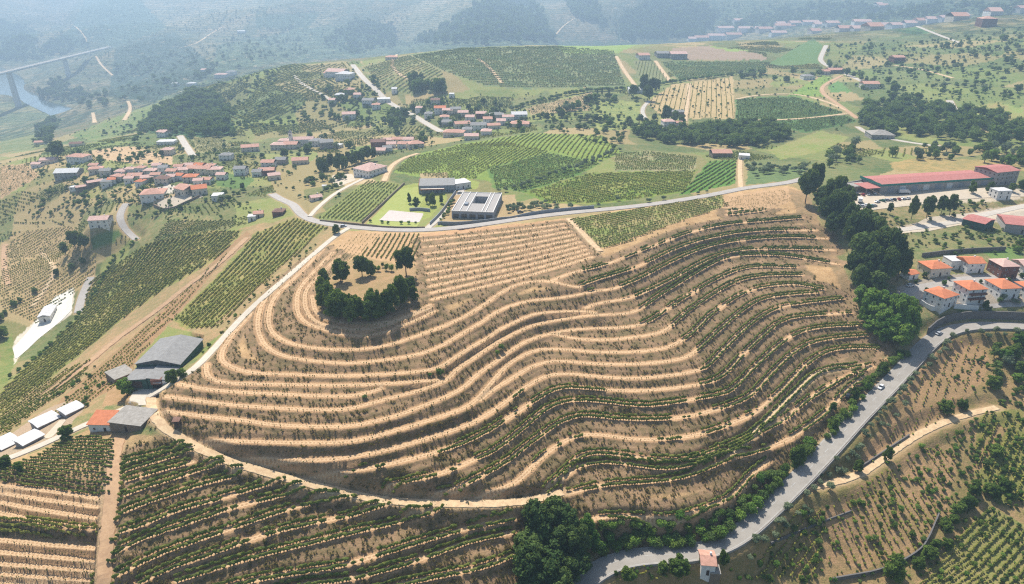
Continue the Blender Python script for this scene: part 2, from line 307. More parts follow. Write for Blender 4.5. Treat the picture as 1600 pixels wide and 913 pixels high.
# ------------------------------------------------------------------ roads: pixel lines, width in metres
ROADS = [
 ('plateau_road', 'asphalt_pale', 6.2, 'pale grey asphalt road curving past the flat-roofed winery above the terraces', [(425,303),(440,312),(459,319),(466,330),(478,341),(508,350),(545,354),(600,359),(660,360),(710,356),(760,350),(830,339),(900,331),(1000,322),(1080,310),(1130,301),(1160,294),(1195,290),(1235,285),(1262,277)]),
 ('concrete_road', 'concrete_white', 3.2, 'white concrete farm road running beside the dark green warehouse', [(545,356),(524,368),(490,397),(440,440),(400,474),(370,504),(330,550),(300,580),(265,601),(240,615),(205,634),(170,649),(130,664),(90,684),(40,706),(-10,724)]),
 ('dirt_track', 'dirt_pale', 3.6, 'wide tan dirt track crossing below the terraced hill', [(236,620),(238,645),(248,664),(270,677),(310,701),(350,719),(400,734),(450,748),(500,760),(560,775),(610,783),(680,787),(760,788),(830,783),(858,774),(880,768)]),
 ('valley_road', 'asphalt', 8.0, 'grey asphalt road with white edge lines in the lower right', [(880,935),(905,911),(926,892),(950,878),(985,867),(1030,867),(1075,867),(1110,860),(1145,844),(1180,815),(1215,781),(1255,743),(1300,695),(1340,650),(1380,610),(1415,574),(1440,545),(1463,523),(1490,512),(1525,507),(1620,511)]),
 ('village_lane', 'asphalt_pale', 5.0, 'grey lane bending below the left village', [(213,374),(200,363),(190,352),(186,341),(190,327),(197,318)]),
 ('orchard_lane', 'asphalt_pale', 5.0, 'short pale lane between the white yard and the green vine rows', [(142,433),(133,450),(126,470),(122,488)]),
 ('hill_street', 'concrete_pale', 7.0, 'straight pale street above the left village', [(281,212),(290,227),(301,243)]),
 ('ridge_road', 'concrete_pale', 8.0, 'pale road winding down from the ridge to the middle village', [(551,101),(560,113),(572,127),(586,138),(598,152),(612,163),(630,172),(648,181),(666,193),(690,206)]),
 ('west_ridge_lane', 'concrete_pale', 5.0, 'thin pale lane along the left vineyard ridge', [(460,118),(468,128),(486,139),(505,148),(522,160)]),
 ('east_road', 'concrete_pale', 7.0, 'pale road zigzagging below the far town', [(1291,71),(1284,86),(1281,94),(1290,102),(1312,111),(1338,123),(1362,133)]),
 ('east_dirt_track', 'dirt', 4.5, 'tan dirt track curling round a green field', [(1316,118),(1292,130),(1284,137),(1286,147),(1303,158),(1322,172),(1340,185)]),
 ('farm_drive', 'concrete_pale', 4.5, 'curved pale drive beside the striped golden field', [(1014,158),(1004,168),(1004,180),(1018,194),(1037,204)]),
 ('orchard_track', 'dirt_pale', 3.2, 'pale dirt track between the olive orchards', [(1258,762),(1290,758),(1325,748),(1350,738),(1375,720),(1400,701),(1440,675),(1480,657),(1530,642),(1558,637)]),
 ('works_road', 'concrete_pale', 6.0, 'dusty pale road below the long red-roofed warehouse', [(1362,368),(1395,360),(1440,355),(1500,346),(1550,332),(1620,318)]),
 ('forest_road', 'concrete_pale', 5.0, 'pale road beside the dark wood on the right', [(1340,198),(1358,210),(1400,219),(1445,226),(1482,230)]),
 ('wood_gap_road', 'concrete_pale', 7.0, 'short pale road in the gap of the right wood', [(1484,157),(1488,167),(1500,180)]),
 ('far_avenue', 'concrete_pale', 7.0, 'straight pale avenue leading to the far town', [(1433,41),(1460,52),(1500,67)]),
 ('chapel_path', 'dirt_pale', 3.0, 'sandy path up to the small white hut', [(1157,248),(1156,268),(1158,293)]),
 ('estate_track', 'dirt_pale', 4.0, 'pale track round the bright green vineyard', [(600,283),(606,268),(614,256),(632,246),(652,240)]),
 ('house_drive', 'concrete_white', 3.0, 'white concrete drive between the young vineyard and the white house', [(484,338),(495,325),(520,304),(545,290),(570,278)]),
 ('field_path', 'dirt_pale', 3.2, 'straight sandy path between bare and green vine rows', [(888,341),(905,358),(925,380),(938,393)]),
 ('corner_path', 'dirt', 4.2, 'tan dirt path running down between the lower left vine blocks', [(187,683),(177,706),(178,733),(176,760),(174,778),(172,800),(166,822),(168,838),(166,862),(161,885),(166,905),(160,925)]),
 ('hillside_track', 'dirt_pale', 3.0, 'twin-rutted track climbing between the right terraces', [(1141,706),(1186,669),(1214,641),(1242,613),(1264,591),(1285,579),(1320,573)]),
 ('winery_gate_drive', 'concrete_pale', 4.0, 'pale drive through the winery gate', [(667,357),(690,338),(712,310),(722,296)]),
 ('left_valley_track', 'dirt', 3.4, 'tan track at the edge of the left vineyard', [(8,382),(5,400),(8,430),(14,445)]),
 ('slope_track', 'dirt', 3.2, 'brown dirt track descending the left slope', [(385,372),(340,415),(300,440),(240,490),(180,530),(130,575),(80,610)]),
 ('ridge_field_path', 'dirt_pale', 5.0, 'pale double path beside the far plateau farm', [(963,88),(975,110),(992,133)]),
 ('far_field_path', 'dirt_pale', 5.0, 'pale straight path up to the far plateau farm', [(1024,95),(1036,112),(1048,128)]),
 ('golden_field_path', 'dirt_pale', 4.0, 'pale path splitting the golden striped field', [(1077,130),(1074,160),(1071,185),(1070,200)]),
 ('green_field_path', 'dirt_pale', 4.0, 'pale path crossing the dark green far field', [(1150,155),(1185,148),(1245,146),(1290,158),(1322,172)]),
 ('far_track', 'dirt_pale', 6.0, 'pale track climbing the far slope beyond the river', [(278,76),(308,68),(330,52),(352,40),(395,22)]), ('far_track', 'dirt_pale', 6.0, 'pale track below the end of the bridge', [(150,88),(158,102),(176,118)]), ('far_track', 'dirt_pale', 6.0, 'pale zigzag above the river bank', [(116,40),(130,52),(136,66)]), ('far_track', 'dirt_pale', 6.0, 'pale track between the blue woods', [(868,55),(880,40),(902,26)]), ('far_track', 'dirt_pale', 6.0, 'pale track down the ravine edge', [(200,158),(205,170),(194,188)]), ('far_track', 'dirt_pale', 6.0, 'pale road across the far upper slopes', [(420,22),(480,18),(560,12),(620,14),(690,2)]), ('far_track', 'dirt_pale', 6.0, 'short pale track near the river meadow', [(145,176),(148,192)]),
 ('ridge_vine_path', 'dirt_pale', 4.0, 'pale path looping on the ridge vineyard', [(620,85),(610,100),(622,115),(640,124)]), ('ridge_vine_path', 'dirt_pale', 4.0, 'pale path crossing the right end of the ridge vineyard', [(748,92),(765,105),(785,130)]), ('right_scrub_path', 'dirt_pale', 4.0, 'sandy path under the far house on the right hillside', [(1398,102),(1440,108),(1490,122)]), ('left_field_path', 'dirt_pale', 3.0, 'sandy path across the left vineyard slope', [(65,395),(90,420),(75,445),(50,480)]),
 ('lower_field_path', 'dirt_pale', 4.0, 'pale path along the lower edge of the far field', [(1150,187),(1190,188),(1250,186),(1322,178)]),
]
rk = kdtree.KDTree(60000); rpts = []; RW = {}
for name, mat, w, label, pts in ROADS:
    p = smooth_line(pts, 2); q = dens(ray(p[:, 0], p[:, 1]), max(1.6, w*.35))
    for _ in range(14): q[1:-1] = (q[:-2]+q[1:-1]*2+q[2:])/4
    RW[label] = q
    for c in q: rk.insert((c[0], c[1], 0), len(rpts)); rpts.append((*c, w, 2.2 if name in ('dirt_track', 'hillside_track', 'corner_path', 'field_path', 'concrete_road') else 6.))
rk.balance(); rpts = np.array(rpts)
RD = np.full((NA, NR), 99.0)
roadmask = np.zeros((NA, NR), bool)
for q in RW.values():                                  # cells near a road
    a = np.arctan2(q[:, 0], q[:, 1]); r = np.hypot(q[:, 0], q[:, 1])
    for aa, r1 in zip(a, r):
        m = 14/r1; i0, i1 = np.searchsorted(AZ, [aa-m, aa+m]); j0, j1 = np.searchsorted(RR, [r1-14, r1+14]); roadmask[max(i0, 0):i1+1, max(j0, 0):j1+1] = True
for a, b in np.argwhere(roadmask):
    co, k, d = rk.find((XG[a, b], YG[a, b], 0)); hw = rpts[k, 3]/2; e = d-hw
    if e < 9:
        RD[a, b] = e
        s = 1-min(max((e-.5)/rpts[k, 4], 0), 1); s = s*s*(3-2*s)
        H[a, b] += (rpts[k, 2]-CZ-.3-H[a, b])*s
# flat yards and platforms: pixel outline -> one level
FLATS = [('yard', [(196,632),(225,597),(245,600),(262,603),(240,622),(232,640)]), ('winery', [(690,352),(705,306),(800,306),(805,345),(720,360)]),
         ('hall', [(205,598),(245,602),(312,545),(318,525),(262,512),(215,560)])]
def inpoly(u, v, poly):
    poly = np.asarray(poly, float); inside = np.zeros(np.shape(u), bool); n = len(poly); j = n-1
    for i in range(n):
        xi, yi = poly[i]; xj, yj = poly[j]
        c = ((yi > v) != (yj > v)) & (u < (xj-xi)*(v-yi)/(yj-yi+1e-12)+xi)
        inside ^= c; j = i
    return inside
pu, pv = to_px(XG, YG, H+CZ)
for nm, poly in FLATS:
    m = inpoly(pu, pv, poly) & (RR[None] < 900)
    z = np.median(H[m]); H[m] = z+(H[m]-z)*.15
H0 = H.copy()
pu, pv = to_px(XG, YG, H+CZ)
# ------------------------------------------------------------------ what grows where: pixel outlines, two albedo colours each, patch size
TAN, TAN2, BANK, BANK2 = 'c4a274', 'ae8c62', '7d6552', '6a5a45'
DRY = ('b5966c', '8f8258'); SCRUB = ('6f7a48', '9a8a5c'); GRN = ('5c7438', '74823f')
FIELDS = [
 # far: slopes across the valley
 ([(-400,-400),(2000,-400),(2000,60),(1600,25),(1500,60),(1300,45),(1080,62),(870,66),(640,74),(560,95),(440,100),(310,130),(140,200),(90,215),(-400,240)], ('5b6a48', '8a7a5e')),
 ([(200,-20),(420,-20),(400,40),(330,50),(260,40)], ('b0a080', '948a6c')), ([(140,-20),(200,-20),(260,45),(180,75),(110,50)], ('4c6450', '5e7058')), ([(180,75),(270,48),(340,110),(300,135),(240,160),(170,150)], ('3a4e3c', '485840')), ([(340,70),(480,45),(600,30),(640,50),(560,90),(440,97),(330,115)], ('4a6246', '6c7450')), ([(560,45),(640,10),(700,-10),(760,-20),(690,40),(640,70)], ('a89c7c', '948c6c')), ([(-60,-20),(130,-20),(100,40),(60,30),(-60,35)], ('a08e80', '867e6c')),  # the darkest, a terraced hill, has its shade put into the colour
 ([(640,72),(700,40),(770,-10),(830,-10),(868,66)], ('2c4428', '3c5434')), ([(880,0),(925,0),(945,45),(905,30)], ('2c4428', '3c5434')), ([(965,62),(968,30),(1010,5),(1060,-5),(1115,20),(1100,60)], ('2f4a2c', '43603a')),
 ([(850,0),(880,0),(950,50),(965,64),(875,66)], ('8a7c66', '7a7258')), ([(1000,0),(1600,0),(1600,22),(1500,30),(1300,40),(1120,50)], ('4a5f3c', '6b7350')),
 ([(500,70),(560,30),(610,40),(625,75),(560,90)], ('3e5636', '566845')), ([(400,20),(500,20),(480,48),(400,45)], ('3e5636', '566845')), ([(70,70),(110,45),(140,70),(130,75)], ('3c5434', '4c6040')), ([(0,30),(60,50),(40,90),(0,95)], ('3e5636', '56684a')),
 # near hills left of the middle
 ([(90,215),(140,200),(310,130),(440,100),(560,95),(640,75),(640,170),(560,200),(400,220),(200,230),(60,245)], ('5f7440', '84824f')),
 ([(215,205),(240,180),(310,140),(350,160),(370,212),(300,216)], ('2f4a28', '426035')),
 ([(110,212),(160,190),(230,165),(300,140),(220,200),(150,222)], ('67803f', '8c8a58')),
 ([(0,160),(60,165),(80,180),(70,200),(50,235),(0,240)], ('8c8a5c', '6b7a48')),
 ([(68,208),(88,190),(98,183),(94,195),(75,212)], ('9aa05c', '7f9048')),
 # plateau beyond the road
 ([(560,95),(650,72),(870,68),(1080,64),(1300,50),(1600,30),(1600,300),(1260,290),(900,330),(600,350),(440,310),(420,230),(560,200),(640,170)], SCRUB),
 ([(640,85),(720,74),(870,72),(960,78),(978,135),(830,140),(760,135),(690,110)], ('61784a', '87865a')),
 ([(560,105),(640,85),(690,110),(700,140),(640,150),(600,140)], ('6e7c48', '9a8d5e')),
 ([(820,170),(925,144),(922,172),(830,180)], ('b39a72', '9c8a62')), ([(870,70),(1000,68),(960,85),(880,84)], ('7f9a4a', '93a05a')),
 ([(1010,160),(1050,133),(1146,120),(1147,186),(1075,186),(1030,178)], ('bda373', 'b09a6c')),
 ([(1149,153),(1240,150),(1320,176),(1250,188),(1150,186)], ('52703c', '6b7f48')), ([(1190,190),(1320,180),(1340,190),(1260,208)], ('52703c', '5f7840')), ([(990,95),(1020,92),(1045,128),(1000,132)], ('87855a', '707a4a')), ([(1030,95),(1100,95),(1190,95),(1200,112),(1060,126)], ('4e6c3c', '7f8250')),
 ([(1050,75),(1110,72),(1190,85),(1200,94),(1090,94),(1050,92)], ('a58c74', '98846a')), ([(1100,72),(1180,80),(1140,80)], ('8fa050', '8fa050')), ([(1200,100),(1270,60),(1290,75),(1280,100),(1220,104)], ('5f7c44', '6b824a')), ([(1300,60),(1380,50),(1430,58),(1400,66),(1310,66)], ('a8976a', '8c8c58')), ([(1390,46),(1440,42),(1500,66),(1450,60)], ('4f7040', '5a7844')),
 ([(1230,150),(1285,118),(1300,122),(1280,140),(1290,152)], ('8a9a48', '6c8a3c')), ([(1292,137),(1320,120),(1350,132),(1330,145),(1300,145)], ('5f8444', '6c8a4c')), ([(1400,100),(1465,104),(1480,115),(1440,116),(1400,108)], ('c4ad8c', 'b09a74')),
 ([(1300,120),(1360,60),(1600,40),(1600,170),(1400,170),(1340,150)], ('6d8048', '8f8a58')), ([(930,155),(1000,160),(1010,200),(930,205)], ('9a9a58', '78864a')), ([(1200,235),(1280,205),(1330,215),(1290,235),(1220,250)], ('7f8c46', '98905a')),
 ([(1390,255),(1430,248),(1560,250),(1600,262),(1600,268),(1400,268)], ('b0945e', '8f8452')), ([(1500,170),(1560,160),(1600,170),(1600,185),(1500,180)], ('8a9a50', 'a08f5c')),
 # bright green vineyards
 ([(615,270),(640,245),(720,225),(830,208),(940,212),(972,240),(930,255),(870,262),(800,290),(740,280),(680,280)], ('74883a', '8c9a48')),
 ([(760,262),(860,238),(940,256),(900,275),(820,300),(770,295)], ('567634', '7a8a48')), ([(820,300),(920,270),(1090,265),(1070,300),(940,320),(850,318)], ('6b8234', '8a8a48')), ([(1062,306),(1108,252),(1150,250),(1148,288)], ('567a30', '62843a')), ([(780,318),(900,320),(925,328),(820,338)], ('b89e72', 'a39066')), ([(960,240),(1010,235),(1090,245),(1085,268),(960,268)], ('71824a', 'a0926a')), ([(1170,262),(1260,262),(1250,280),(1165,290)], ('5f7248', '70804c')),
 ([(585,350),(625,290),(660,285),(690,290),(700,310),(672,340),(640,352)], ('8a9448', '989c52')), ([(495,342),(575,280),(630,288),(568,348)], ('8c8e50', '7a8448')), ([(655,272),(700,268),(700,282),(660,285)], ('b09a72', 'a08f66')), ([(520,272),(560,270),(590,285),(540,292)], ('c4ad86', 'b39a70')), ([(690,350),(712,305),(805,305),(810,340),(740,352)], ('b0986e', 'a58e66')), ([(700,335),(720,318),(735,330),(705,344)], ('a8906a', 'a08a62')), ([(720,275),(750,285),(745,296),(725,296)], ('8a9448', '989c52')),
 # left village and valley
 ([(-400,245),(60,245),(200,230),(400,222),(430,300),(460,330),(500,345),(400,420),(270,480),(120,560),(-400,700)], ('7b8048', 'a08e62')),
 ([(0,260),(40,256),(62,275),(0,312)], ('bb9a72', 'a88c66')), ([(60,300),(100,285),(105,300),(60,325)], ('8c8258', '7a7a4c')), ([(0,380),(40,360),(110,352),(150,390),(150,430),(60,510),(0,480)], ('bda074', 'a18d5f')),
 ([(140,235),(200,228),(270,245),(270,258),(200,255),(150,248)], ('c8a882', 'b89a72')), ([(165,300),(215,282),(222,290),(190,315),(168,310)], ('b8a070', 'a09060')), ([(135,285),(160,280),(162,320),(135,325)], ('8f9050', 'b09a6c')), ([(335,285),(350,270),(400,280),(380,295),(340,292)], ('5a7438', '667c40')), ([(240,310),(300,295),(310,310),(262,330),(240,322)], ('c8ad84', 'b59b74')), ([(140,370),(175,358),(190,365),(170,385),(145,390)], ('5a7438', '667c40')), ([(200,315),(260,330),(350,340),(300,360),(230,400),(200,350)], ('98895c', '6f7a46')), ([(370,185),(380,190),(400,215),(390,222)], ('7a8048', '8a8850')), ([(300,215),(340,212),(365,230),(310,240)], ('9a9060', '86845a')),
 # left slope
 ([(500,345),(530,360),(500,385),(440,435),(370,500),(318,545),(300,520),(262,510),(215,560),(205,600),(160,640),(100,660),(60,690),(0,715),(-400,760),(-400,700),(0,620),(120,560),(190,440),(250,400),(400,350)], ('94865a', 'b09068')),
 ([(140,440),(230,380),(330,360),(380,360),(350,400),(260,450),(190,500),(120,560),(0,650),(0,610),(130,490)], ('7f8446', 'a8945f')), ([(395,365),(460,340),(510,355),(420,430),(330,510),(290,515),(270,500),(340,430)], ('7f8444', 'a09058')),
 ([(385,360),(395,372),(330,430),(270,500),(215,560),(190,600),(120,640),(60,665),(100,620),(180,550),(260,480),(310,430)], ('a8835f', '9a7f58')), ([(0,690),(70,640),(110,625),(130,640),(90,690),(20,715),(0,722)], ('b0967a', 'a8957a')), ([(160,635),(175,590),(215,575),(225,600),(200,630)], ('b38f68', 'a08258')),
 ([(85,465),(118,450),(112,490),(40,545),(22,570),(15,540),(60,495)], ('d8cdb8', 'cfc2aa')), ([(0,540),(20,520),(22,570),(10,600),(0,600)], ('6f8040', '8c8a50')),
 # main hill
 ([(520,375),(545,360),(660,363),(900,340),(1130,302),(1230,290),(1262,300),(1250,340),(1300,400),(1330,470),(1400,560),(1330,620),(1290,660),(1200,760),(1100,830),(960,850),(850,800),(830,790),(600,785),(400,735),(270,680),(238,650),(250,615),(330,552),(400,478)], (TAN, TAN2)),
 ([(660,365),(888,342),(938,395),(900,420),(760,455),(680,470),(655,450)], ('c39b72', 'b08a64')), ([(890,342),(1000,326),(1130,305),(1135,322),(1050,350),(940,388)], ('7f8a48', 'a59264')), ([(1130,306),(1230,292),(1238,315),(1180,335),(1130,338)], ('c4a078', 'b09068')), ([(520,395),(545,364),(660,364),(650,412),(560,405)], ('c39f76', 'b5946a')),
 ([(498,500),(505,430),(560,400),(655,420),(660,470),(640,500),(540,520)], ('ad8d66', '99845a')),
 ([(1230,295),(1262,300),(1290,370),(1330,440),(1360,500),(1400,545),(1380,560),(1330,480),(1290,400),(1250,345)], ('a98a64', '8f7a58')),
 # lower left
 ([(-400,760),(0,725),(60,705),(140,670),(230,680),(270,682),(400,740),(600,790),(830,795),(830,935),(-400,935)], ('b89a6c', 'a58a62')),
 # right of the valley road
 ([(1262,300),(1330,300),(1440,290),(1700,300),(1700,520),(1500,515),(1440,545),(1380,560),(1330,440)], ('a08a62', '6f7646')),
 ([(1315,300),(1350,292),(1500,292),(1580,300),(1600,312),(1420,322),(1330,328)], ('c9b89e', 'bfae92')), ([(1360,370),(1400,355),(1500,335),(1600,318),(1600,345),(1480,352),(1400,366)], ('bfae98', 'b0a088')), ([(1400,450),(1430,440),(1480,430),(1600,425),(1600,475),(1500,480),(1440,475),(1400,465)], ('a89c8c', '9c907e')), ([(1360,375),(1500,355),(1600,360),(1600,400),(1450,402),(1400,410)], ('8f8458', '707a48')), ([(1530,390),(1590,385),(1600,408),(1560,412)], ('6a8646', '768a4c')),
 ([(900,935),(960,885),(1080,880),(1150,860),(1260,760),(1440,560),(1490,518),(1700,520),(1700,935)], ('a5885f', '84794a')),
 ([(1420,600),(1470,530),(1540,530),(1545,580),(1500,640),(1400,700),(1330,740)], ('ad8a64', '9a8058')), ([(1280,800),(1340,760),(1460,690),(1500,700),(1480,800),(1440,860),(1350,890),(1290,880)], ('b38f68', '9a8258')),
 ([(1545,790),(1600,820),(1700,860),(1700,935),(1430,935),(1490,850)], ('84864a', '9a8c5a')), ([(1530,640),(1600,640),(1600,780),(1560,790),(1520,740)], ('93874f', '7c8044')), ([(1560,660),(1510,740),(1530,735),(1575,670)], ('a88a60', 'a08458')),
]
CA = np.zeros((NA, NR, 3)); CB = np.zeros((NA, NR, 3)); CA[:] = srgb(SCRUB[0]); CB[:] = srgb(SCRUB[1])
wu = pu+vnoise(XG, YG, 5, 21)*1.6; wv = pv+vnoise(XG, YG, 5, 22)*1.2
for poly, (a, b) in FIELDS:
    P = np.array(poly, float); bb = (wu >= P[:, 0].min()) & (wu <= P[:, 0].max()) & (wv >= P[:, 1].min()) & (wv <= P[:, 1].max())
    k = np.nonzero(bb); m = inpoly(wu[k], wv[k], P); k = (k[0][m], k[1][m])
    CA[k] = srgb(a); CB[k] = srgb(b)
# hidden ground far away keeps to the slopes' colour, the bed of the river is silt
farm = (RR[None] > 1650) & (pv > 64) & (pu > 560); CA[farm] = srgb('4a5f3c'); CB[farm] = srgb('6b7350')
# plots on the far slopes: each with its own crop
fm = np.broadcast_to(RR[None] > 1500, H.shape) & (CA[..., 0] > srgb('4f0000')[0])
gx = np.floor((XG+vnoise(XG, YG, 300, 31)*120)/105); gy = np.floor((YG+vnoise(XG, YG, 300, 32)*120)/85)
hs = np.sin(gx*127.1+gy*311.7)*43758.5453; hs = hs-np.floor(hs)
pal = np.array([srgb(c) for c in ('8c7c5c', '3f5638', '9c8c68', '2f4830', '6a6a44', '55653f')])
pc = pal[(hs*5.99).astype(int)]; CA[fm] = CA[fm]*.6+pc[fm]*.4; CB[fm] = CB[fm]*.6+pc[fm]*.4
# small plots on the near plateau: gardens, fallow, scrub
for base_, sz_, mixf in ((SCRUB[0], 46, .75), ('7b8048', 34, .7), ('5f7440', 60, .6), ('6d8048', 60, .6)):
    sm = (np.abs(CA-np.array(srgb(base_))).sum(-1) < 1e-4) & (RR[None] > 300)
    gx = np.floor((XG*.93+YG*.3+vnoise(XG, YG, 70, 33)*30)/sz_); gy = np.floor((YG*.93-XG*.3+vnoise(XG, YG, 70, 34)*30)/(sz_*1.3)); hs = np.sin(gx*127.1+gy*311.7)*43758.5453; hs = hs-np.floor(hs)
    pal2 = np.array([srgb(c) for c in ('5c6a3a', 'a08c60', '6f8040', 'b59c70', '4c6234', '7d7a48', '86904c', '667444')]); pc2 = pal2[(hs*7.99).astype(int)]
    CA[sm] = CA[sm]*(1-mixf)+pc2[sm]*mixf; CB[sm] = CB[sm]*.5+pc2[sm]*.5
TM = np.where((PD < 9), 1.0, 0.0)                   # terraced ground
# ------------------------------------------------------------------ the ground mesh
idx = np.arange(NA*NR).reshape(NA, NR)
quads = np.stack([idx[:-1, :-1], idx[1:, :-1], idx[1:, 1:], idx[:-1, 1:]], -1).reshape(-1, 4)
me = bpy.data.meshes.new('terrain')
me.vertices.add(NA*NR); me.vertices.foreach_set('co', np.stack([XG, YG, H+CZ], -1).astype(np.float32).ravel())
me.loops.add(len(quads)*4); me.loops.foreach_set('vertex_index', quads.astype(np.int32).ravel())
me.polygons.add(len(quads)); me.polygons.foreach_set('loop_start', np.arange(0, len(quads)*4, 4, dtype=np.int32))
me.polygons.foreach_set('use_smooth', np.ones(len(quads), bool))
me.update(calc_edges=True)
def vattr(name, typ, arr):
    at = me.attributes.new(name, typ, 'POINT'); at.data.foreach_set('vector' if typ == 'FLOAT_VECTOR' else 'value', np.ascontiguousarray(arr, np.float32).ravel())
vattr('ca', 'FLOAT_VECTOR', CA); vattr('cb', 'FLOAT_VECTOR', CB); vattr('pd', 'FLOAT', PD); vattr('tm', 'FLOAT', TM); vattr('rd', 'FLOAT', RD)
m, nt, b = new_mat('ground'); L = nt.links
geo = nd(nt, 'ShaderNodeNewGeometry'); pos = geo.outputs['Position']
def att(n, out='Vector'):
    a = nd(nt, 'ShaderNodeAttribute'); a.attribute_name = n; return a.outputs[out]
n_big = noise_node(nt, .035, 4, .6, pos); n_mid = noise_node(nt, .22, 4, .65, pos); n_fin = noise_node(nt, 1.3, 3, .7, pos)
f = math_node(nt, 'ADD', math_node(nt, 'MULTIPLY', n_big, .3), math_node(nt, 'ADD', math_node(nt, 'MULTIPLY', n_mid, .4), math_node(nt, 'MULTIPLY', n_fin, .3)))
fld = mix_col(nt, ramp01(nt, f, .42, .58), att('ca'), att('cb'))
# terraces: mown platform, weedy bank, wheel ruts
pdn = math_node(nt, 'ADD', att('pd', 'Fac'), math_node(nt, 'MULTIPLY', math_node(nt, 'SUBTRACT', n_fin, .5), 1.5))
plat = mix_col(nt, ramp01(nt, f, .40, .60), srgb('bd9870'), srgb('a5835f'))
rut = math_node(nt, 'ABSOLUTE', math_node(nt, 'SUBTRACT', att('pd', 'Fac'), .75))
plat = mix_col(nt, math_node(nt, 'MULTIPLY', math_node(nt, 'SUBTRACT', 1.0, ramp01(nt, rut, .12, .42)), .75), plat, srgb('d4b48c'))
bank = mix_col(nt, ramp01(nt, n_mid, .40, .62), srgb('967a5c'), srgb('786848'))
bank = mix_col(nt, math_node(nt, 'MULTIPLY', ramp01(nt, n_big, .5, .66), .6), bank, srgb('a98a68'))
bank = mix_col(nt, math_node(nt, 'MULTIPLY', ramp01(nt, n_fin, .56, .7), .6), bank, srgb('6e6c3a'))
ter = mix_col(nt, ramp01(nt, pdn, HW-.35, HW+.45), plat, bank)
tm = att('tm', 'Fac')
c = mix_col(nt, math_node(nt, 'MULTIPLY', tm, math_node(nt, 'SUBTRACT', 1.0, ramp01(nt, att('pd', 'Fac'), 5.5, 8.0))), fld, ter)
sx = nd(nt, 'ShaderNodeSeparateXYZ'); L.new(pos, sx.inputs[0])
zz = math_node(nt, 'ADD', sx.outputs['Z'], math_node(nt, 'MULTIPLY', n_big, 9.0)); fr = math_node(nt, 'FRACT', math_node(nt, 'DIVIDE', zz, 7.0))
dist = math_node(nt, 'POWER', math_node(nt, 'ADD', math_node(nt, 'MULTIPLY', sx.outputs['X'], sx.outputs['X']), math_node(nt, 'MULTIPLY', sx.outputs['Y'], sx.outputs['Y'])), .5)
farf = ramp01(nt, dist, 1400, 1700); n_far = noise_node(nt, .045, 6, .75, pos)
lin = math_node(nt, 'MULTIPLY', math_node(nt, 'MULTIPLY', farf, ramp01(nt, fr, .4, .6)), .7)
c = mix_col(nt, lin, c, mix_col(nt, 1.0, c, (.35, .42, .34), 'MULTIPLY'))
c = mix_col(nt, math_node(nt, 'MULTIPLY', farf, math_node(nt, 'MULTIPLY', ramp01(nt, n_far, .5, .6), .8)), c, srgb('2c4428'))
c = mix_col(nt, math_node(nt, 'MULTIPLY', farf, math_node(nt, 'MULTIPLY', math_node(nt, 'SUBTRACT', 1.0, ramp01(nt, n_far, .34, .42)), .7)), c, srgb('b8a27c'))
# speckle of clods, stones and tufts
c = mix_col(nt, math_node(nt, 'MULTIPLY', ramp01(nt, noise_node(nt, 2.3, 3, .75, pos), .40, .62), .5), c, mix_col(nt, 1.0, c, (.55, .53, .5), 'MULTIPLY'))
# verge beside roads
c = mix_col(nt, math_node(nt, 'MULTIPLY', math_node(nt, 'SUBTRACT', 1.0, ramp01(nt, math_node(nt, 'ADD', att('rd', 'Fac'), math_node(nt, 'MULTIPLY', math_node(nt, 'SUBTRACT', n_fin, .5), 3.)), .2, 2.2)), .75), c, srgb('a98f6c'))
L.new(c, b.inputs['Base Color']); b.inputs['Roughness'].default_value = .95; b.inputs['Specular IOR Level'].default_value = .1
bp = nd(nt, 'ShaderNodeBump'); bp.inputs['Strength'].default_value = .55; bp.inputs['Distance'].default_value = .5
L.new(math_node(nt, 'ADD', n_fin, math_node(nt, 'MULTIPLY', n_mid, 1.5)), bp.inputs['Height']); L.new(bp.outputs[0], b.inputs['Normal'])
terrain = obj('terrain', me, m); tag(terrain, 'terraced vineyard hill, fields and valley slopes', kind='structure')
# ------------------------------------------------------------------ the roads themselves
plain('asphalt_pale', 'aaa298', .08, .25, fine=2.0); plain('asphalt', '9c958a', .08, .2, fine=3.0); plain('concrete_white', 'c9bda9', .07, .3, fine=2.5); plain('concrete_pale', 'bdb3a4', .09, .25, fine=2.0)
plain('dirt', 'bd9a74', .1, .4, fine=2.2, hex2='a98766'); plain('dirt_pale', 'cdb48c', .1, .4, fine=2.2, hex2='b59672')
plain('paint_white', 'b8b6b0', .12, .8)
def strip(q, offs, lift):
    """ribbon along q at the given side offsets (left negative)"""
    t = np.gradient(q[:, :2], axis=0); t /= np.linalg.norm(t, axis=1)[:, None]+1e-9
    n = np.stack([t[:, 1], -t[:, 0]], -1); V = []
    for k in range(len(q)):
        for o, dz in offs: V.append((q[k, 0]+n[k, 0]*o, q[k, 1]+n[k, 1]*o, q[k, 2]+lift+dz))
    m_ = len(offs); F = [(k*m_+j, k*m_+j+1, (k+1)*m_+j+1, (k+1)*m_+j) for k in range(len(q)-1) for j in range(m_-1)]
    return V, F
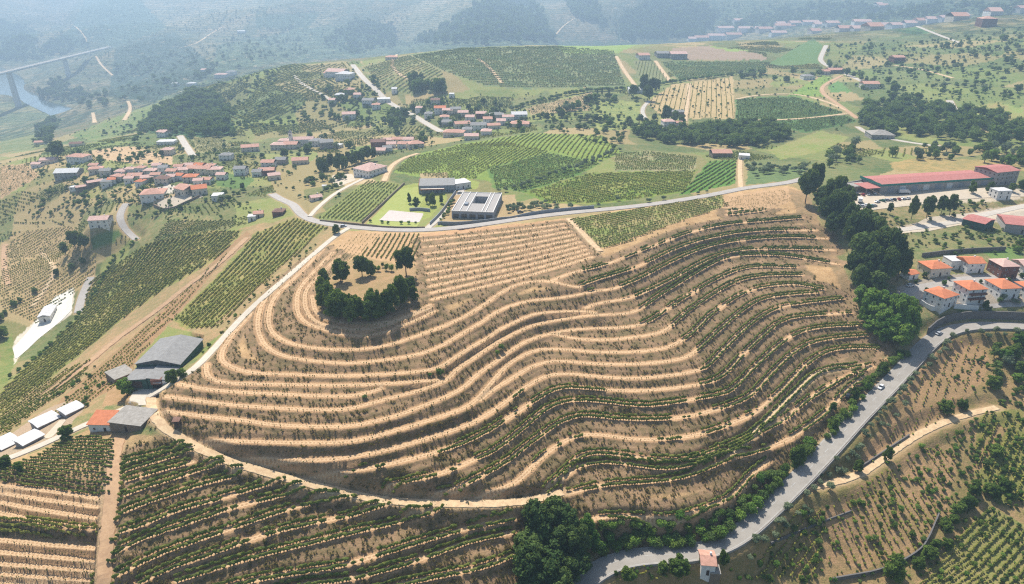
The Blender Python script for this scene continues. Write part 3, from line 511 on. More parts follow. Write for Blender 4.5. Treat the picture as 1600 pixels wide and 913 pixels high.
for name, mat, w, label, pts in ROADS:
    q = RW[label]; jit = RNG.normal(0, .12 if 'dirt' in mat else .03, (len(q), 2)) if w < 9 else np.zeros((len(q), 2))
    q2 = q.copy(); q2[:, :2] += jit
    h = w/2
    V, F = strip(q2, [(-h-.35, -.5), (-h, 0), (0, .03), (h, 0), (h+.35, -.5)], .02)
    o = obj(name, mesh_from(name, V, F, False), MATS[mat]); tag(o, label, kind='structure')
    if name == 'valley_road':
        for k, (a, bb) in enumerate(((-h+.4, -h+.56), (h-.56, h-.4))):
            V, F = strip(q, [(a, .012), (bb, .012)], .02+.004); obj('edge_line', mesh_from('edge_line', V, F), MATS['paint_white'], o)
        qq = dens(q, .5)
        for k in range(4, len(qq)-8, 13):
            V, F = strip(qq[k:k+7], [(-.09, .03), (.09, .03)], .03); obj('lane_dash', mesh_from('lane_dash', V, F), MATS['paint_white'], o)
# ------------------------------------------------------------------ the river
m, nt, b = new_mat('water'); b.inputs['Base Color'].default_value = (.06, .09, .09, 1); b.inputs['Roughness'].default_value = .12; b.inputs['Specular IOR Level'].default_value = .6
bp = nd(nt, 'ShaderNodeBump'); bp.inputs['Strength'].default_value = .25
nt.links.new(noise_node(nt, .08, 4, .6, nd(nt, 'ShaderNodeNewGeometry').outputs['Position']), bp.inputs['Height']); nt.links.new(bp.outputs[0], b.inputs['Normal'])
RIV = [(-60,95),(0,104),(14,112),(30,118),(40,128),(36,140),(60,146),(75,160),(100,166),(122,172),(130,180),(112,192),(98,196),(88,186),(70,176),(40,162),(20,152),(0,148),(-60,142)]
WZ = -345.0
rv = []
for u, v in smooth_line(RIV+[RIV[0]], 2):
    a, r = px_at_z(u, v, WZ); rv.append((math.sin(a)*r, math.cos(a)*r, CZ+WZ))
rv = rv[:-1]
# lower the bed inside the water line
RP = np.array(rv)[:, :2]; k = np.nonzero((RR[None] > 1500) & (H < -300) & (AA < -.3)); mm = inpoly(XG[k], YG[k], RP)
co = np.empty(NA*NR*3, np.float32); terrain.data.vertices.foreach_get('co', co); co = co.reshape(NA, NR, 3)
H[k] = np.where(mm, np.minimum(H[k], WZ-4), np.maximum(H[k], WZ+1.5)); co[..., 2] = H+CZ; terrain.data.vertices.foreach_set('co', co.ravel()); terrain.data.update()
bmw = bmesh.new(); bmw.faces.new([bmw.verts.new(p) for p in rv]); bmesh.ops.triangulate(bmw, faces=bmw.faces[:]); mw = bpy.data.meshes.new('river'); bmw.to_mesh(mw); bmw.free()
tag(obj('river', mw, m), 'pale blue river bending under the high bridge', kind='structure')
# ------------------------------------------------------------------ haze in the air
m = bpy.data.materials.new('haze'); m.use_nodes = True; nt = m.node_tree; nt.nodes.clear()
out = nd(nt, 'ShaderNodeOutputMaterial'); vol = nd(nt, 'ShaderNodeVolumePrincipled')
vol.inputs['Color'].default_value = (.58, .80, 1.0, 1); vol.inputs['Density'].default_value = .00026; vol.inputs['Anisotropy'].default_value = .38
nt.links.new(vol.outputs[0], out.inputs['Volume'])
x0, x1, y0, y1, z0, z1 = -6500, 6500, -400, 8200, float(H.min()+CZ-3), float(max(H.max()+CZ, CZ)+8)
V = [(x, y, z) for x in (x0, x1) for y in (y0, y1) for z in (z0, z1)]
F = [(0, 1, 3, 2), (4, 6, 7, 5), (0, 4, 5, 1), (2, 3, 7, 6), (0, 2, 6, 4), (1, 5, 7, 3)]
tag(obj('haze', mesh_from('haze', V, F), m), 'thin blue summer haze over the whole valley', kind='stuff')
# ================================================================== plants
def foliage(name, c1, c2, c3=None, trans=.3):
    """leaf colour varies inside a crown, from plant to plant, and with the tint of the block"""
    m = bpy.data.materials.new(name); m.use_nodes = True; nt = m.node_tree; nt.nodes.clear()
    out = nd(nt, 'ShaderNodeOutputMaterial'); df = nd(nt, 'ShaderNodeBsdfDiffuse'); tr = nd(nt, 'ShaderNodeBsdfTranslucent'); mx = nd(nt, 'ShaderNodeMixShader')
    tc = nd(nt, 'ShaderNodeNewGeometry').outputs['Position']; oi = nd(nt, 'ShaderNodeObjectInfo').outputs['Random']
    f = math_node(nt, 'ADD', math_node(nt, 'MULTIPLY', noise_node(nt, .9, 3, .7, tc), .7), math_node(nt, 'MULTIPLY', oi, .3))
    c = mix_col(nt, ramp01(nt, f, .3, .72), srgb(c1), srgb(c2))
    if c3:
        a = nd(nt, 'ShaderNodeAttribute'); a.attribute_type = 'INSTANCER'; a.attribute_name = 'tint'
        t = math_node(nt, 'ADD', a.outputs['Fac'], math_node(nt, 'MULTIPLY', math_node(nt, 'SUBTRACT', oi, .5), .25), True)
        c = mix_col(nt, t, c, srgb(c3))
    nt.links.new(c, df.inputs[0]); nt.links.new(mix_col(nt, .5, c, srgb('8a9a30')), tr.inputs[0])
    mx.inputs[0].default_value = trans; nt.links.new(df.outputs[0], mx.inputs[1]); nt.links.new(tr.outputs[0], mx.inputs[2]); nt.links.new(mx.outputs[0], out.inputs[0])
    MATS[name] = m; return m
foliage('leaf_broad', '48602c', '768a40'); foliage('leaf_pine', '3e5430', '62743e', trans=.25); foliage('leaf_light', '567a38', '86a048'); foliage('leaf_olive', '66745a', '8e9878'); foliage('leaf_wood', '485e34', '708446', trans=.3)
foliage('leaf_vine', '627238', '8c9650', 'bcb25a', .45); foliage('leaf_weed', '55552f', '807644', 'ac946a', .2)
plain('bark', '6b5a4a', .2, 2.0, bump=.3); plain('post_wood', '8a7a68', .2, 3.0)
def crown_mesh(name, lobes, sub, nleaf, leaf, seed, rough=.22, mat='leaf_broad', flat=1.0):
    """lumpy lobes with leaf sprays standing off their surface"""
    rng = np.random.default_rng(seed); bm = bmesh.new(); tot = sum((l[3]*l[5]) for l in lobes)
    for (x, y, z, rx, ry, rz) in lobes:
        r = bmesh.ops.create_icosphere(bm, subdivisions=sub, radius=1.0)
        ph = rng.uniform(0, 6.3, 6)
        for v in r['verts']:
            c = v.co; k = 1+rough*(math.sin(5*c.x+ph[0])*math.sin(5*c.y+ph[1])+math.sin(7*c.z+ph[2]+3*c.x)*.6)+rng.normal(0, rough*.35)
            k *= .76
            v.co = Vector((x+c.x*rx*k, y+c.y*ry*k, z+c.z*rz*k))
        for _ in range(int(nleaf*rx*rz/tot)):
            d = Vector(rng.normal(0, 1, 3)).normalized()
            if d.z < -.55: d.z = -d.z
            s = leaf*rng.uniform(.6, 1.5); k = rng.uniform(.74, 1.22)
            p = Vector((x+d.x*rx*k, y+d.y*ry*k, z+d.z*rz*k))
            t = Vector(rng.normal(0, 1, 3)).normalized(); n = (d+t*.9).normalized(); a = n.orthogonal().normalized(); b_ = n.cross(a)
            ang = rng.uniform(0, 6.3); a, b_ = a*math.cos(ang)+b_*math.sin(ang), b_*math.cos(ang)-a*math.sin(ang)
            q = [p+a*s, p+b_*s*.55, p-a*s*.9, p-b_*s*.6]
            bm.faces.new([bm.verts.new(w) for w in q])
    me = bpy.data.meshes.new(name); bm.to_mesh(me); bm.free(); me.materials.append(MATS[mat]); return me
def trunk_mesh(name, h, r, limbs, seed):
    rng = np.random.default_rng(seed); bm = bmesh.new()
    def tube(p, q, r0, r1, n=6):
        p, q = Vector(p), Vector(q); d = (q-p).normalized(); a = d.orthogonal().normalized(); b_ = d.cross(a); rings = []
        for c, rad in ((p, r0), ((p+q)/2+a*r0*.3, (r0+r1)/2), (q, r1)):
            rings.append([bm.verts.new(c+a*math.cos(2*math.pi*i/n)*rad+b_*math.sin(2*math.pi*i/n)*rad) for i in range(n)])
        for k in range(2):
            for i in range(n): bm.faces.new([rings[k][i], rings[k][(i+1) % n], rings[k+1][(i+1) % n], rings[k+1][i]])
    tube((0, 0, -.06), (0, 0, h), r, r*.6)
    for _ in range(limbs):
        a = rng.uniform(0, 6.3); z = h*rng.uniform(.6, 1); tube((0, 0, z), (math.cos(a)*.26, math.sin(a)*.26, z+rng.uniform(.16, .34)), r*.45, r*.2, 5)
    me = bpy.data.meshes.new(name); bm.to_mesh(me); bm.free(); me.materials.append(MATS['bark']); return me
def lobes_round(seed, n=7, z0=.2, top=1.0, spread=.30):
    rng = np.random.default_rng(seed); out = [(0, 0, (z0+top)/2, .34, .34, (top-z0)*.42)]
    for k in range(n):
        a = 2*math.pi*k/n+rng.uniform(-.4, .4); z = z0+(top-z0)*rng.uniform(.25, .8); r = rng.uniform(.15, .24); d = spread*rng.uniform(.7, 1.05)*(1-abs((z-z0)/(top-z0)-.45)*.7)
        out.append((math.cos(a)*d, math.sin(a)*d, z, r, r, r*.85))
    return out
def lobes_fine(seed, n, z0, top=1.0):
    """an uneven crown: many small boughs round a slim core, some missing"""
    rng = np.random.default_rng(seed+100); out = [(0, 0, (z0+top)/2, .22, .22, (top-z0)*.36)]; a0 = rng.uniform(0, 6.3)
    for k in range(n):
        t = (k+.5)/n; a = a0+k*2.4+rng.uniform(-.5, .5); z = z0+(top-z0)*(.14+.8*t); prof = math.sin(math.pi*min(1, .18+.72*t))**.7; r_ = rng.uniform(.10, .19); d = .36*prof*rng.uniform(.55, 1.12)
        out.append((math.cos(a)*d, math.sin(a)*d, z, r_, r_*rng.uniform(.8, 1.2), r_*.75))
    return out
PROTO = {}                                            # kind -> list of (trunk mesh, crown mesh); unit width and height
PROTO['broad'] = [(trunk_mesh('trunk', .35, .035, 4, s), crown_mesh('crown', lobes_fine(s, 17, .04), 2, 2200, .05, s, .36)) for s in (1, 2, 3)]
PROTO['light'] = [(trunk_mesh('trunk', .3, .035, 4, s), crown_mesh('crown', lobes_fine(s, 17, .04), 2, 2200, .05, s, .36, mat='leaf_light')) for s in (4, 5)]
PROTO['pine'] = [(trunk_mesh('trunk', .55, .03, 5, s), crown_mesh('crown', lobes_fine(s, 19, .22, 1.0), 2, 2200, .05, s, .4, 'leaf_pine')) for s in (6, 7, 8)]
PROTO['cypress'] = [(trunk_mesh('trunk', .2, .06, 0, 9), crown_mesh('crown', [(0, 0, .3, .34, .34, .26), (.05, 0, .55, .3, .3, .28), (0, .04, .8, .2, .2, .2)], 2, 400, .07, 9, .2, 'leaf_pine'))]
PROTO['olive'] = [(trunk_mesh('trunk', .3, .05, 4, s), crown_mesh('crown', lobes_round(s, 6, .2), 1, 420, .06, s, mat='leaf_olive')) for s in (10, 11)]
PROTO['shrub'] = [(trunk_mesh('stem', .25, .03, 3, s), crown_mesh('foliage', lobes_round(s, 6, 0.02), 1, 420, .065, s, .3, mt)) for s, mt in ((12, 'leaf_broad'), (13, 'leaf_light'), (14, 'leaf_wood'))]
PROTO['wood'] = [(trunk_mesh('trunk', .3, .04, 3, s), crown_mesh('crown', lobes_round(s, 6, .1), 1, 260, .07, s, .28, 'leaf_wood')) for s in (15, 16, 17)]
def vine_mesh(seed, w=.62, h=1.5):
    """a vine on its stake: ragged leaf wall drawn down into the trunk, one piece"""
    rng = np.random.default_rng(seed); bm = bmesh.new(); bmesh.ops.create_icosphere(bm, subdivisions=2, radius=1.0)
    low = min(bm.faces, key=lambda f: f.calc_center_median().z)
    for v in bm.verts:
        k = rng.uniform(.62, 1.25); c = v.co.copy(); v.co = Vector((c.x*w*k*1.15, c.y*w*.55*k, h*.64+c.z*h*.40*k))
    q = bmesh.ops.extrude_discrete_faces(bm, faces=[low])['faces'][0]
    for i_, v in enumerate(q.verts): v.co = Vector((math.cos(i_*2.1)*.06, math.sin(i_*2.1)*.06, -.3))
    q.material_index = 1
    for f in bm.faces:
        if any(v.co.z < -.2 for v in f.verts): f.material_index = 1
    me = bpy.data.meshes.new('grapevine'); bm.to_mesh(me); bm.free(); me.materials.append(MATS['leaf_vine']); me.materials.append(MATS['post_wood']); return me
VINES = [vine_mesh(s) for s in (31, 32, 33)]
def tuft_mesh(seed):
    rng = np.random.default_rng(seed); bm = bmesh.new()
    for _ in range(9):
        a = rng.uniform(0, 6.3); l = rng.uniform(.25, .5); h = rng.uniform(.25, .6); d = Vector((math.cos(a), math.sin(a), 0)); s = Vector((-d.y, d.x, 0))*.07
        bm.faces.new([bm.verts.new(-s), bm.verts.new(s), bm.verts.new(d*l+s*.3+Vector((0, 0, h))), bm.verts.new(d*l*.5-s+Vector((0, 0, h*.8)))])
    me = bpy.data.meshes.new('tuft'); bm.to_mesh(me); bm.free(); me.materials.append(MATS['leaf_weed']); return me
def stuff(name, label, P, rot, scl, tint, protos, cat=None):
    """many plants as one object: points that carry instances of the given plant objects"""
    P = np.asarray(P, np.float32); n = len(P)
    me = bpy.data.meshes.new(name); me.vertices.add(n); me.vertices.foreach_set('co', P.ravel())
    for nm, typ, a in (('rot', 'FLOAT', rot), ('scl', 'FLOAT_VECTOR', scl), ('tint', 'FLOAT', tint)):
        at = me.attributes.new(nm, typ, 'POINT'); at.data.foreach_set('vector' if typ == 'FLOAT_VECTOR' else 'value', np.ascontiguousarray(a, np.float32).ravel())
    at = me.attributes.new('pick', 'INT', 'POINT'); at.data.foreach_set('value', RNG.integers(0, len(protos), n).astype(np.int32))
    o = obj(name, me); ng = bpy.data.node_groups.new(name, 'GeometryNodeTree')
    ng.interface.new_socket('Geometry', in_out='INPUT', socket_type='NodeSocketGeometry'); ng.interface.new_socket('Geometry', in_out='OUTPUT', socket_type='NodeSocketGeometry')
    N = ng.nodes; L = ng.links; gi = N.new('NodeGroupInput'); go = N.new('NodeGroupOutput'); ip = N.new('GeometryNodeInstanceOnPoints'); jn = N.new('GeometryNodeJoinGeometry')
    for p in protos:
        oi = N.new('GeometryNodeObjectInfo'); oi.inputs['Object'].default_value = p; oi.inputs['As Instance'].default_value = True; L.new(oi.outputs['Geometry'], jn.inputs[0])
    def named(nm, typ):
        a = N.new('GeometryNodeInputNamedAttribute'); a.data_type = typ; a.inputs['Name'].default_value = nm; return a.outputs['Attribute']
    L.new(gi.outputs[0], ip.inputs['Points']); L.new(jn.outputs[0], ip.inputs['Instance']); ip.inputs['Pick Instance'].default_value = True
    L.new(named('pick', 'INT'), ip.inputs['Instance Index']); L.new(named('scl', 'FLOAT_VECTOR'), ip.inputs['Scale'])
    cx = N.new('ShaderNodeCombineXYZ'); L.new(named('rot', 'FLOAT'), cx.inputs[2]); L.new(cx.outputs[0], ip.inputs['Rotation'])
    L.new(ip.outputs[0], go.inputs[0]); md = o.modifiers.new('plants', 'NODES'); md.node_group = ng
    tag(o, label, kind='stuff'); return o
ORD = ['first', 'second', 'third', 'fourth', 'fifth', 'sixth', 'seventh', 'eighth', 'ninth', 'tenth', 'eleventh', 'twelfth', 'thirteenth', 'fourteenth', 'fifteenth', 'sixteenth', 'seventeenth', 'eighteenth', 'nineteenth', 'twentieth']
def ordinal(k):
    if k < 20: return ORD[k]
    n = k+1; return '%d%s' % (n, 'th' if 10 <= n % 100 <= 20 else {1: 'st', 2: 'nd', 3: 'rd'}.get(n % 10, 'th'))
# ------------------------------------------------------------------ vine rows
BLOCK = {}                                            # block label -> list of (x, y, z, rot, sx, sy, sz, tint)
def add_vines(block, x, y, rot, w, h, tint):
    z = ground(x, y); BLOCK.setdefault(block, []).append(np.stack([x, y, z, rot, w, w, h, tint], -1))
def rows(block, poly, p0, p1, spacing, step, w=1.0, h=1.0, tint=(0, .3), keep=.92, jit=.12, offset=0.0):
    """parallel rows of vines over a pixel outline; p0-p1 gives the direction of the rows"""
    a, b_ = ray(*p0)[0], ray(*p1)[0]; d = (b_-a)[:2]; d /= np.linalg.norm(d); n = np.array([-d[1], d[0]])
    P = np.array(poly, float); W3 = ray(P[:, 0], P[:, 1])[:, :2]-a[:2]
    s0, s1 = (W3@d).min(), (W3@d).max(); t0, t1 = (W3@n).min(), (W3@n).max()
    S, T = np.meshgrid(np.arange(s0, s1, step), np.arange(t0+offset, t1, spacing), indexing='ij')
    S = S+RNG.uniform(0, step, T.shape[1])[None]; S = S.ravel(); T = T.ravel()
    x = a[0]+d[0]*S+n[0]*T+RNG.normal(0, jit, len(S)); y = a[1]+d[1]*S+n[1]*T+RNG.normal(0, jit, len(S))
    u, v = to_px(x, y, ground(x, y)); m = inpoly(u, v, P) & (RNG.random(len(S)) < keep*(.75+.5*(vnoise(x, y, 14, 41) > -.35)))
    x, y = x[m], y[m]; k = len(x); sz = RNG.uniform(.75, 1.2, k); tn = np.clip(RNG.uniform(*tint, k)+vnoise(x, y, 22, 42)*.22, 0, 1)
    add_vines(block, x, y, math.atan2(d[1], d[0])+RNG.normal(0, .25, k), .85*w*sz, .68*h*RNG.uniform(.75, 1.2, k), tn)
MAIN = 'rows of vines following the curved terraces of the main hill'
LOWL = 'dense vine rows on the terraces at the lower left'
DENSE = [[(900,440),(1000,388),(1130,330),(1260,335),(1330,470),(1400,560),(1300,640),(1190,720),(1120,760),(1100,700),(1095,600),(1060,530),(985,462)],
         [(515,748),(600,728),(690,700),(760,670),(820,630),(860,612),(1060,612),(1110,640),(1090,668),(930,650),(880,672),(800,735),(740,762),(640,778)],
         [(850,770),(880,690),(1000,695),(1100,700),(1190,720),(1110,800),(960,815)]]
LOW = [(178,690),(280,690),(400,738),(600,788),(830,800),(830,935),(120,935),(170,860)]
HUGE = []                                             # candidates for single vines
for li, ((z, pts), q) in enumerate(zip(TL, TW)):
    if z is None: z = 0
    q = dens(q, 1.05); t = np.gradient(q[:, :2], axis=0); t /= np.linalg.norm(t, axis=1)[:, None]; n = np.stack([t[:, 1], -t[:, 0]], -1)
    nx = np.where(n[:, 1] > 0, -1, 1)[:, None]; n = n*nx                 # towards the valley
    for off, inner in ((1.15, False), (-1.45, True)):
        x = q[:, 0]+n[:, 0]*off+RNG.normal(0, .1, len(q)); y = q[:, 1]+n[:, 1]*off+RNG.normal(0, .1, len(q))
        u, v = to_px(x, y, ground(x, y)); dn = np.zeros(len(q))
        ju, jv = u+vnoise(x, y, 13, 70+li)*34, v+vnoise(x, y, 13, 170+li)*16
        for D in DENSE: dn = np.maximum(dn, inpoly(ju, jv, D)*1.0)
        low = inpoly(u, v, LOW); dn = np.where(low, 1, dn)
        gap = vnoise(x, y, 11, 50+li) < -.52
        pr = np.where(dn > 0, np.where(gap, .15, .95), np.where(vnoise(x, y, 16, 90+li) >  .45, .55, .3)) if z else np.full(len(q), .55)
        m = RNG.random(len(q)) < pr; k = int(m.sum())
        if not k: continue
        ang = np.arctan2(t[:, 1], t[:, 0])[m]; dm = dn[m] > 0
        w = np.where(dm, RNG.uniform(1.0, 1.45, k), RNG.uniform(.2, .42, k)); h = np.where(dm, RNG.uniform(.8, 1.3, k), RNG.uniform(.35, .65, k)); lo_ = np.where(low[m], 1.04, 1.0); w = w*lo_; h = h*lo_
        tn = np.clip(np.where(dm, RNG.uniform(0, .18, k), RNG.uniform(.0, .35, k))+vnoise(x[m], y[m], 30, 44)*.2, 0, 1)
        arr = np.stack([x[m], y[m], ground(x[m], y[m]), ang, w, w, h, tn, np.full(k, li), np.full(k, inner), u[m], v[m]], -1)
        BLOCK.setdefault(LOWL if z in (-168.5,) or pts[0][1] > 700 and pts[0][0] < 600 and pts[-1][0] < 801 and z < -163 and z > -186 and li > 26 else MAIN, []).append(arr)
V_ = rows
V_('dense green vine rows left of the tan path at the lower left', [(60,712),(95,690),(140,680),(180,690),(172,775),(140,778),(0,752),(0,735)], (20,738), (160,752), 1.75, 1.0, 1.15, 1.1, (0, .2), .97)
V_('tall yellow-green vines in one band at the left edge', [(0,806),(60,812),(150,822),(155,842),(60,842),(0,836)], (0,820), (150,834), 1.5, .9, 1.3, 1.5, (.35, .8), .97)
V_('green vine block below the plateau road', [(890,343),(1000,327),(1130,306),(1140,322),(1050,352),(960,388),(938,388)], (930,372), (1080,335), 2.9, 1.0, 1.0, 1.0, (.15, .55), .95)
V_('green vine rows running away towards the white road junction', [(560,400),(600,366),(660,366),(648,415),(600,405)], (600,400), (618,370), 2.9, 1.1, 1.0, 1.0, (.1, .5), .8)
V_('thin vine rows beside the top of the white road', [(480,440),(530,385),(560,366),(600,366),(560,400),(500,450)], (505,425), (550,375), 2.6, 1.1, .5, .6, (.2, .5), .55)
V_('vine rows on the upper left slope beside the white road', [(400,366),(460,342),(512,356),(430,430),(340,512),(300,515),(275,500),(345,430)], (330,500), (470,360), 3.8, 1.1, 1.5, 1.2, (.25, .65), .85)
V_('tall green vine rows on the far side of the left slope', [(140,440),(230,382),(330,362),(378,362),(345,402),(262,448),(190,500),(120,560),(0,648),(0,615),(130,490)], (230,440), (300,370), 4.4, 1.0, 1.65, 1.4, (.2, .6), .95)
V_('scattered young vines on the brown left slope', [(380,375),(330,432),(270,500),(215,558),(190,600),(120,640),(70,660),(110,620),(185,550),(262,480),(312,432)], (130,620), (330,430), 4.2, 1.8, 1.2, 1.0, (.1, .5), .85)
V_('low green vines on the slope below the white sheds', [(0,650),(60,605),(110,575),(150,560),(120,600),(60,640),(0,690)], (0,660), (110,580), 4.2, 1.2, 1.2, 1.2, (.1, .5), .9)
V_('striped vineyard above the white yard on the left', [(10,385),(40,362),(110,354),(150,392),(148,428),(60,508),(0,480),(0,440)], (60,440), (110,400), 3.8, 1.5, 1.2, .9, (.1, .4), .9)
V_('dry vine rows at the left edge beyond the village', [(0,262),(40,258),(60,276),(0,310)], (0,290), (50,265), 4.0, 1.8, .9, .8, (.3, .6), .7)
V_('small dark vineyard left of the village', [(62,302),(98,287),(104,300),(62,322)], (62,312), (90,292), 3.0, 1.5, 1.1, 1.0, (0, .3), .9)
V_('young vineyard below the white house', [(498,341),(575,282),(628,290),(568,347)], (545,345), (605,290), 3.3, 1.3, 1.2, 1.0, (.15, .5), .9)
V_('bright green vineyard beside the winery', [(618,268),(640,247),(720,227),(790,222),(860,238),(770,262),(740,280),(680,278)], (640,275), (730,232), 3.6, 1.5, 1.4, 1.1, (.3, .75), .95)
V_('yellow-green vineyard on top of the plateau knoll', [(730,226),(830,209),(940,213),(970,238),(930,254),(860,236)], (850,246), (880,212), 4.4, 1.7, 1.5, 1.1, (.3, .8), .95)
V_('mottled vineyard in the middle of the plateau', [(765,264),(860,240),(935,256),(900,274),(820,300),(775,295)], (780,290), (900,258), 4.2, 1.7, 1.6, 1.1, (.05, .5), .9)
V_('patchy vineyard along the plateau road', [(825,300),(920,272),(1088,267),(1070,300),(940,318),(855,316)], (850,312), (1060,280), 4.2, 1.5, 1.5, 1.1, (.1, .8), .9)
V_('green wedge vineyard beside the sandy path', [(1064,304),(1109,253),(1150,251),(1148,287)], (1080,300), (1140,262), 4.2, 1.5, 1.6, 1.1, (.1, .4), .95)
V_('vineyard on the far slope of the plateau', [(960,241),(1010,237),(1088,246),(1084,266),(962,266)], (970,262), (1070,250), 3.4, 2.0, 1.4, 1.1, (.1, .5), .8)
V_('terraced vineyard on the ridge behind the village', [(645,88),(720,76),(870,73),(958,80),(976,134),(830,139),(760,134),(695,112)], (720,110), (950,120), 9.0, 2.4, 2.4, 1.6, (.1, .4), .9)
V_('striped slope below the pale ridge road', [(568,106),(640,87),(690,112),(698,138),(640,148),(604,138)], (600,130), (660,100), 9.0, 2.4, 2.2, 1.5, (.1, .5), .85)
V_('golden striped field on the far plateau', [(1012,160),(1050,134),(1145,121),(1146,185),(1077,185),(1032,178)], (1095,184), (1100,126), 6.0, 2.4, 1.4, 1.0, (.4, .8), .9)
V_('dark green far vineyard beside the pale path', [(1151,156),(1240,152),(1318,176),(1250,186),(1152,185)], (1160,180), (1290,168), 4.0, 2.2, 1.7, 1.2, (0, .3), .95)
V_('dark green far field under the golden one', [(1192,191),(1318,181),(1338,190),(1262,207)], (1200,200), (1320,185), 4.0, 2.2, 1.7, 1.2, (0, .3), .95)
V_('far vineyards beneath the hilltop farm', [(992,97),(1020,94),(1046,127),(1002,131)], (1010,125), (1016,98), 5.0, 2.8, 1.6, 1.1, (.2, .5), .9)
V_('far dark vines right of the hilltop farm', [(1032,97),(1100,97),(1190,97),(1200,111),(1062,125)], (1050,115), (1190,104), 5.0, 2.8, 2.0, 1.3, (0, .3), .9)
V_('pale striped vines at the edge of the cypress garden', [(822,170),(924,146),(921,171),(832,179)], (830,174), (915,158), 5.0, 2.4, 1.4, 1.0, (.3, .6), .85)
V_('green slope vines across the left valley', [(400,130),(440,105),(540,100),(500,150),(430,190),(380,190)], (400,170), (500,120), 10.0, 2.8, 2.6, 1.7, (.1, .5), .85)
V_('vineyard wedge at the lower right corner', [(1546,792),(1580,815),(1640,850),(1640,930),(1580,930),(1490,848)], (1510,850), (1560,800), 2.5, .9, 1.1, 1.1, (.1, .5), .96)
V_('fine vine rows at the bottom right edge', [(1430,912),(1488,852),(1560,912),(1560,930),(1430,930)], (1450,905), (1500,870), 1.6, 1.0, .9, .8, (.2, .6), .95)
V_('loose vine rows below the valley road', [(1285,800),(1340,765),(1460,692),(1500,700),(1478,800),(1440,858),(1350,888),(1295,878)], (1330,870), (1300,790), 3.2, 1.7, 1.3, 1.2, (.1, .5), .7)
V_('rows of small bushes on the brown slope under the road bend', [(1425,600),(1472,535),(1538,535),(1543,580),(1500,640),(1410,695),(1350,735)], (1440,680), (1480,560), 3.4, 2.2, 1.1, 1.0, (.1, .5), .6)
V_('yellowing plants beside the lower house', [(960,912),(970,890),(1060,880),(1090,912)], (970,910), (1050,885), 1.8, 1.2, 1.0, .9, (.5, .9), .7)
V_('overgrown vines on the right edge', [(1530,645),(1600,645),(1640,780),(1562,788),(1520,745)], (1540,760), (1590,650), 2.6, 1.6, 1.3, 1.2, (.3, .7), .8)
V_('weedy patch below the roadside olives', [(1180,912),(1190,850),(1260,790),(1290,800),(1280,900)], (1190,900), (1260,810), 2.2, 1.4, 1.2, 1.1, (.3, .7), .8)
V_('striped plot above the left village street', [(302,217),(340,214),(364,230),(312,239)], (310,232), (345,217), 4.0, 2.0, 1.3, 1.0, (.3, .6), .85)
V_('vine rows climbing from the village to the junction', [(262,345),(350,345),(390,350),(330,362),(250,395),(235,385)], (250,385), (300,348), 4.2, 1.4, 1.5, 1.2, (.1, .5), .85)
def plots(label, poly, cell, seed, spacing=(4.5, 7.5), w=1.7, h=1.15, share=.6):
    """a patchwork of small striped plots, rows along or across the slope"""
    P = np.array(poly, float); rng = np.random.default_rng(seed); W3 = ray(P[:, 0], P[:, 1]); x0, x1, y0, y1 = W3[:, 0].min(), W3[:, 0].max(), W3[:, 1].min(), W3[:, 1].max()
    for cx in np.arange(x0, x1, cell):
        for cy in np.arange(y0, y1, cell*1.15):
            if rng.random() > share: continue
            px_, py_ = cx+rng.uniform(-.2, .2)*cell, cy+rng.uniform(-.2, .2)*cell
            gx_ = float(ground(px_+8, py_)-ground(px_-8, py_)); gy_ = float(ground(px_, py_+8)-ground(px_, py_-8)); a = math.atan2(gx_, -gy_)+rng.choice([0, 0, math.pi/2, .5])
            sp, st = rng.uniform(*spacing), 1.9; L1, L2 = cell*rng.uniform(.38, .5), cell*rng.uniform(.35, .52)
            S, T = np.meshgrid(np.arange(-L1, L1, st), np.arange(-L2, L2, sp)); S = S.ravel()+rng.uniform(0, st, S.size); T = T.ravel()+rng.normal(0, .2, T.size)
            ca_, sa_ = math.cos(a), math.sin(a); x = px_+S*ca_-T*sa_; y = py_+S*sa_+T*ca_; z = ground(x, y); u, v = to_px(x, y, z)
            m = inpoly(u, v, P) & (rng.random(len(x)) < .9)
            for _, fp in [(0, f_) for f_ in KEEP]: m &= ~inpoly(u, v, fp)
            rd_ = bilin(RD, AZ, LR, np.arctan2(x, y), np.log(np.hypot(x, y))); m &= rd_ > 1.5; k = int(m.sum())
            if not k: continue
            t0 = rng.choice([.05, .2, .45, .6]); sz = rng.uniform(.8, 1.2, k)
            add_vines(label, x[m], y[m], a+rng.normal(0, .2, k), w*sz, h*.75*rng.uniform(.8, 1.2, k), np.clip(t0+rng.normal(0, .08, k), 0, 1))
KEEP = [P_ for P_, c_ in FIELDS if len(P_) < 16 and max(p[1] for p in P_) < 420 and (max(p[0] for p in P_)-min(p[0] for p in P_)) < 360 and c_ != SCRUB]
plots('striped garden plots on the right hillside', [(1300,110),(1360,62),(1600,45),(1600,165),(1480,165),(1350,150)], 62, 1, share=.55)
plots('striped plots along the far edge of the plateau', [(640,170),(760,150),(980,140),(1150,70),(1300,55),(1290,110),(1150,118),(1000,150),(840,185),(700,160)], 60, 2, share=.5)
plots('small vine plots round the middle village', [(430,235),(560,190),(640,150),(700,150),(820,180),(840,205),(700,225),(600,245),(520,240)], 44, 3, (4, 6), 1.5, 1.1, .6)
plots('small plots round the left village', [(0,250),(120,225),(400,222),(430,300),(470,330),(400,345),(250,345),(180,350),(60,355),(0,345)], 36, 4, (3.2, 5), 1.3, 1.0, .6)
plots('terraced plots on the left ridge', [(100,215),(310,132),(440,102),(560,97),(560,190),(430,222),(200,228)], 62, 5, (6, 9), 2.2, 1.4, .75)
plots('vine plots on the hill left of the river meadow', [(0,165),(60,168),(80,182),(60,235),(0,240)], 70, 6, (6, 9), 2.4, 1.5, .9)
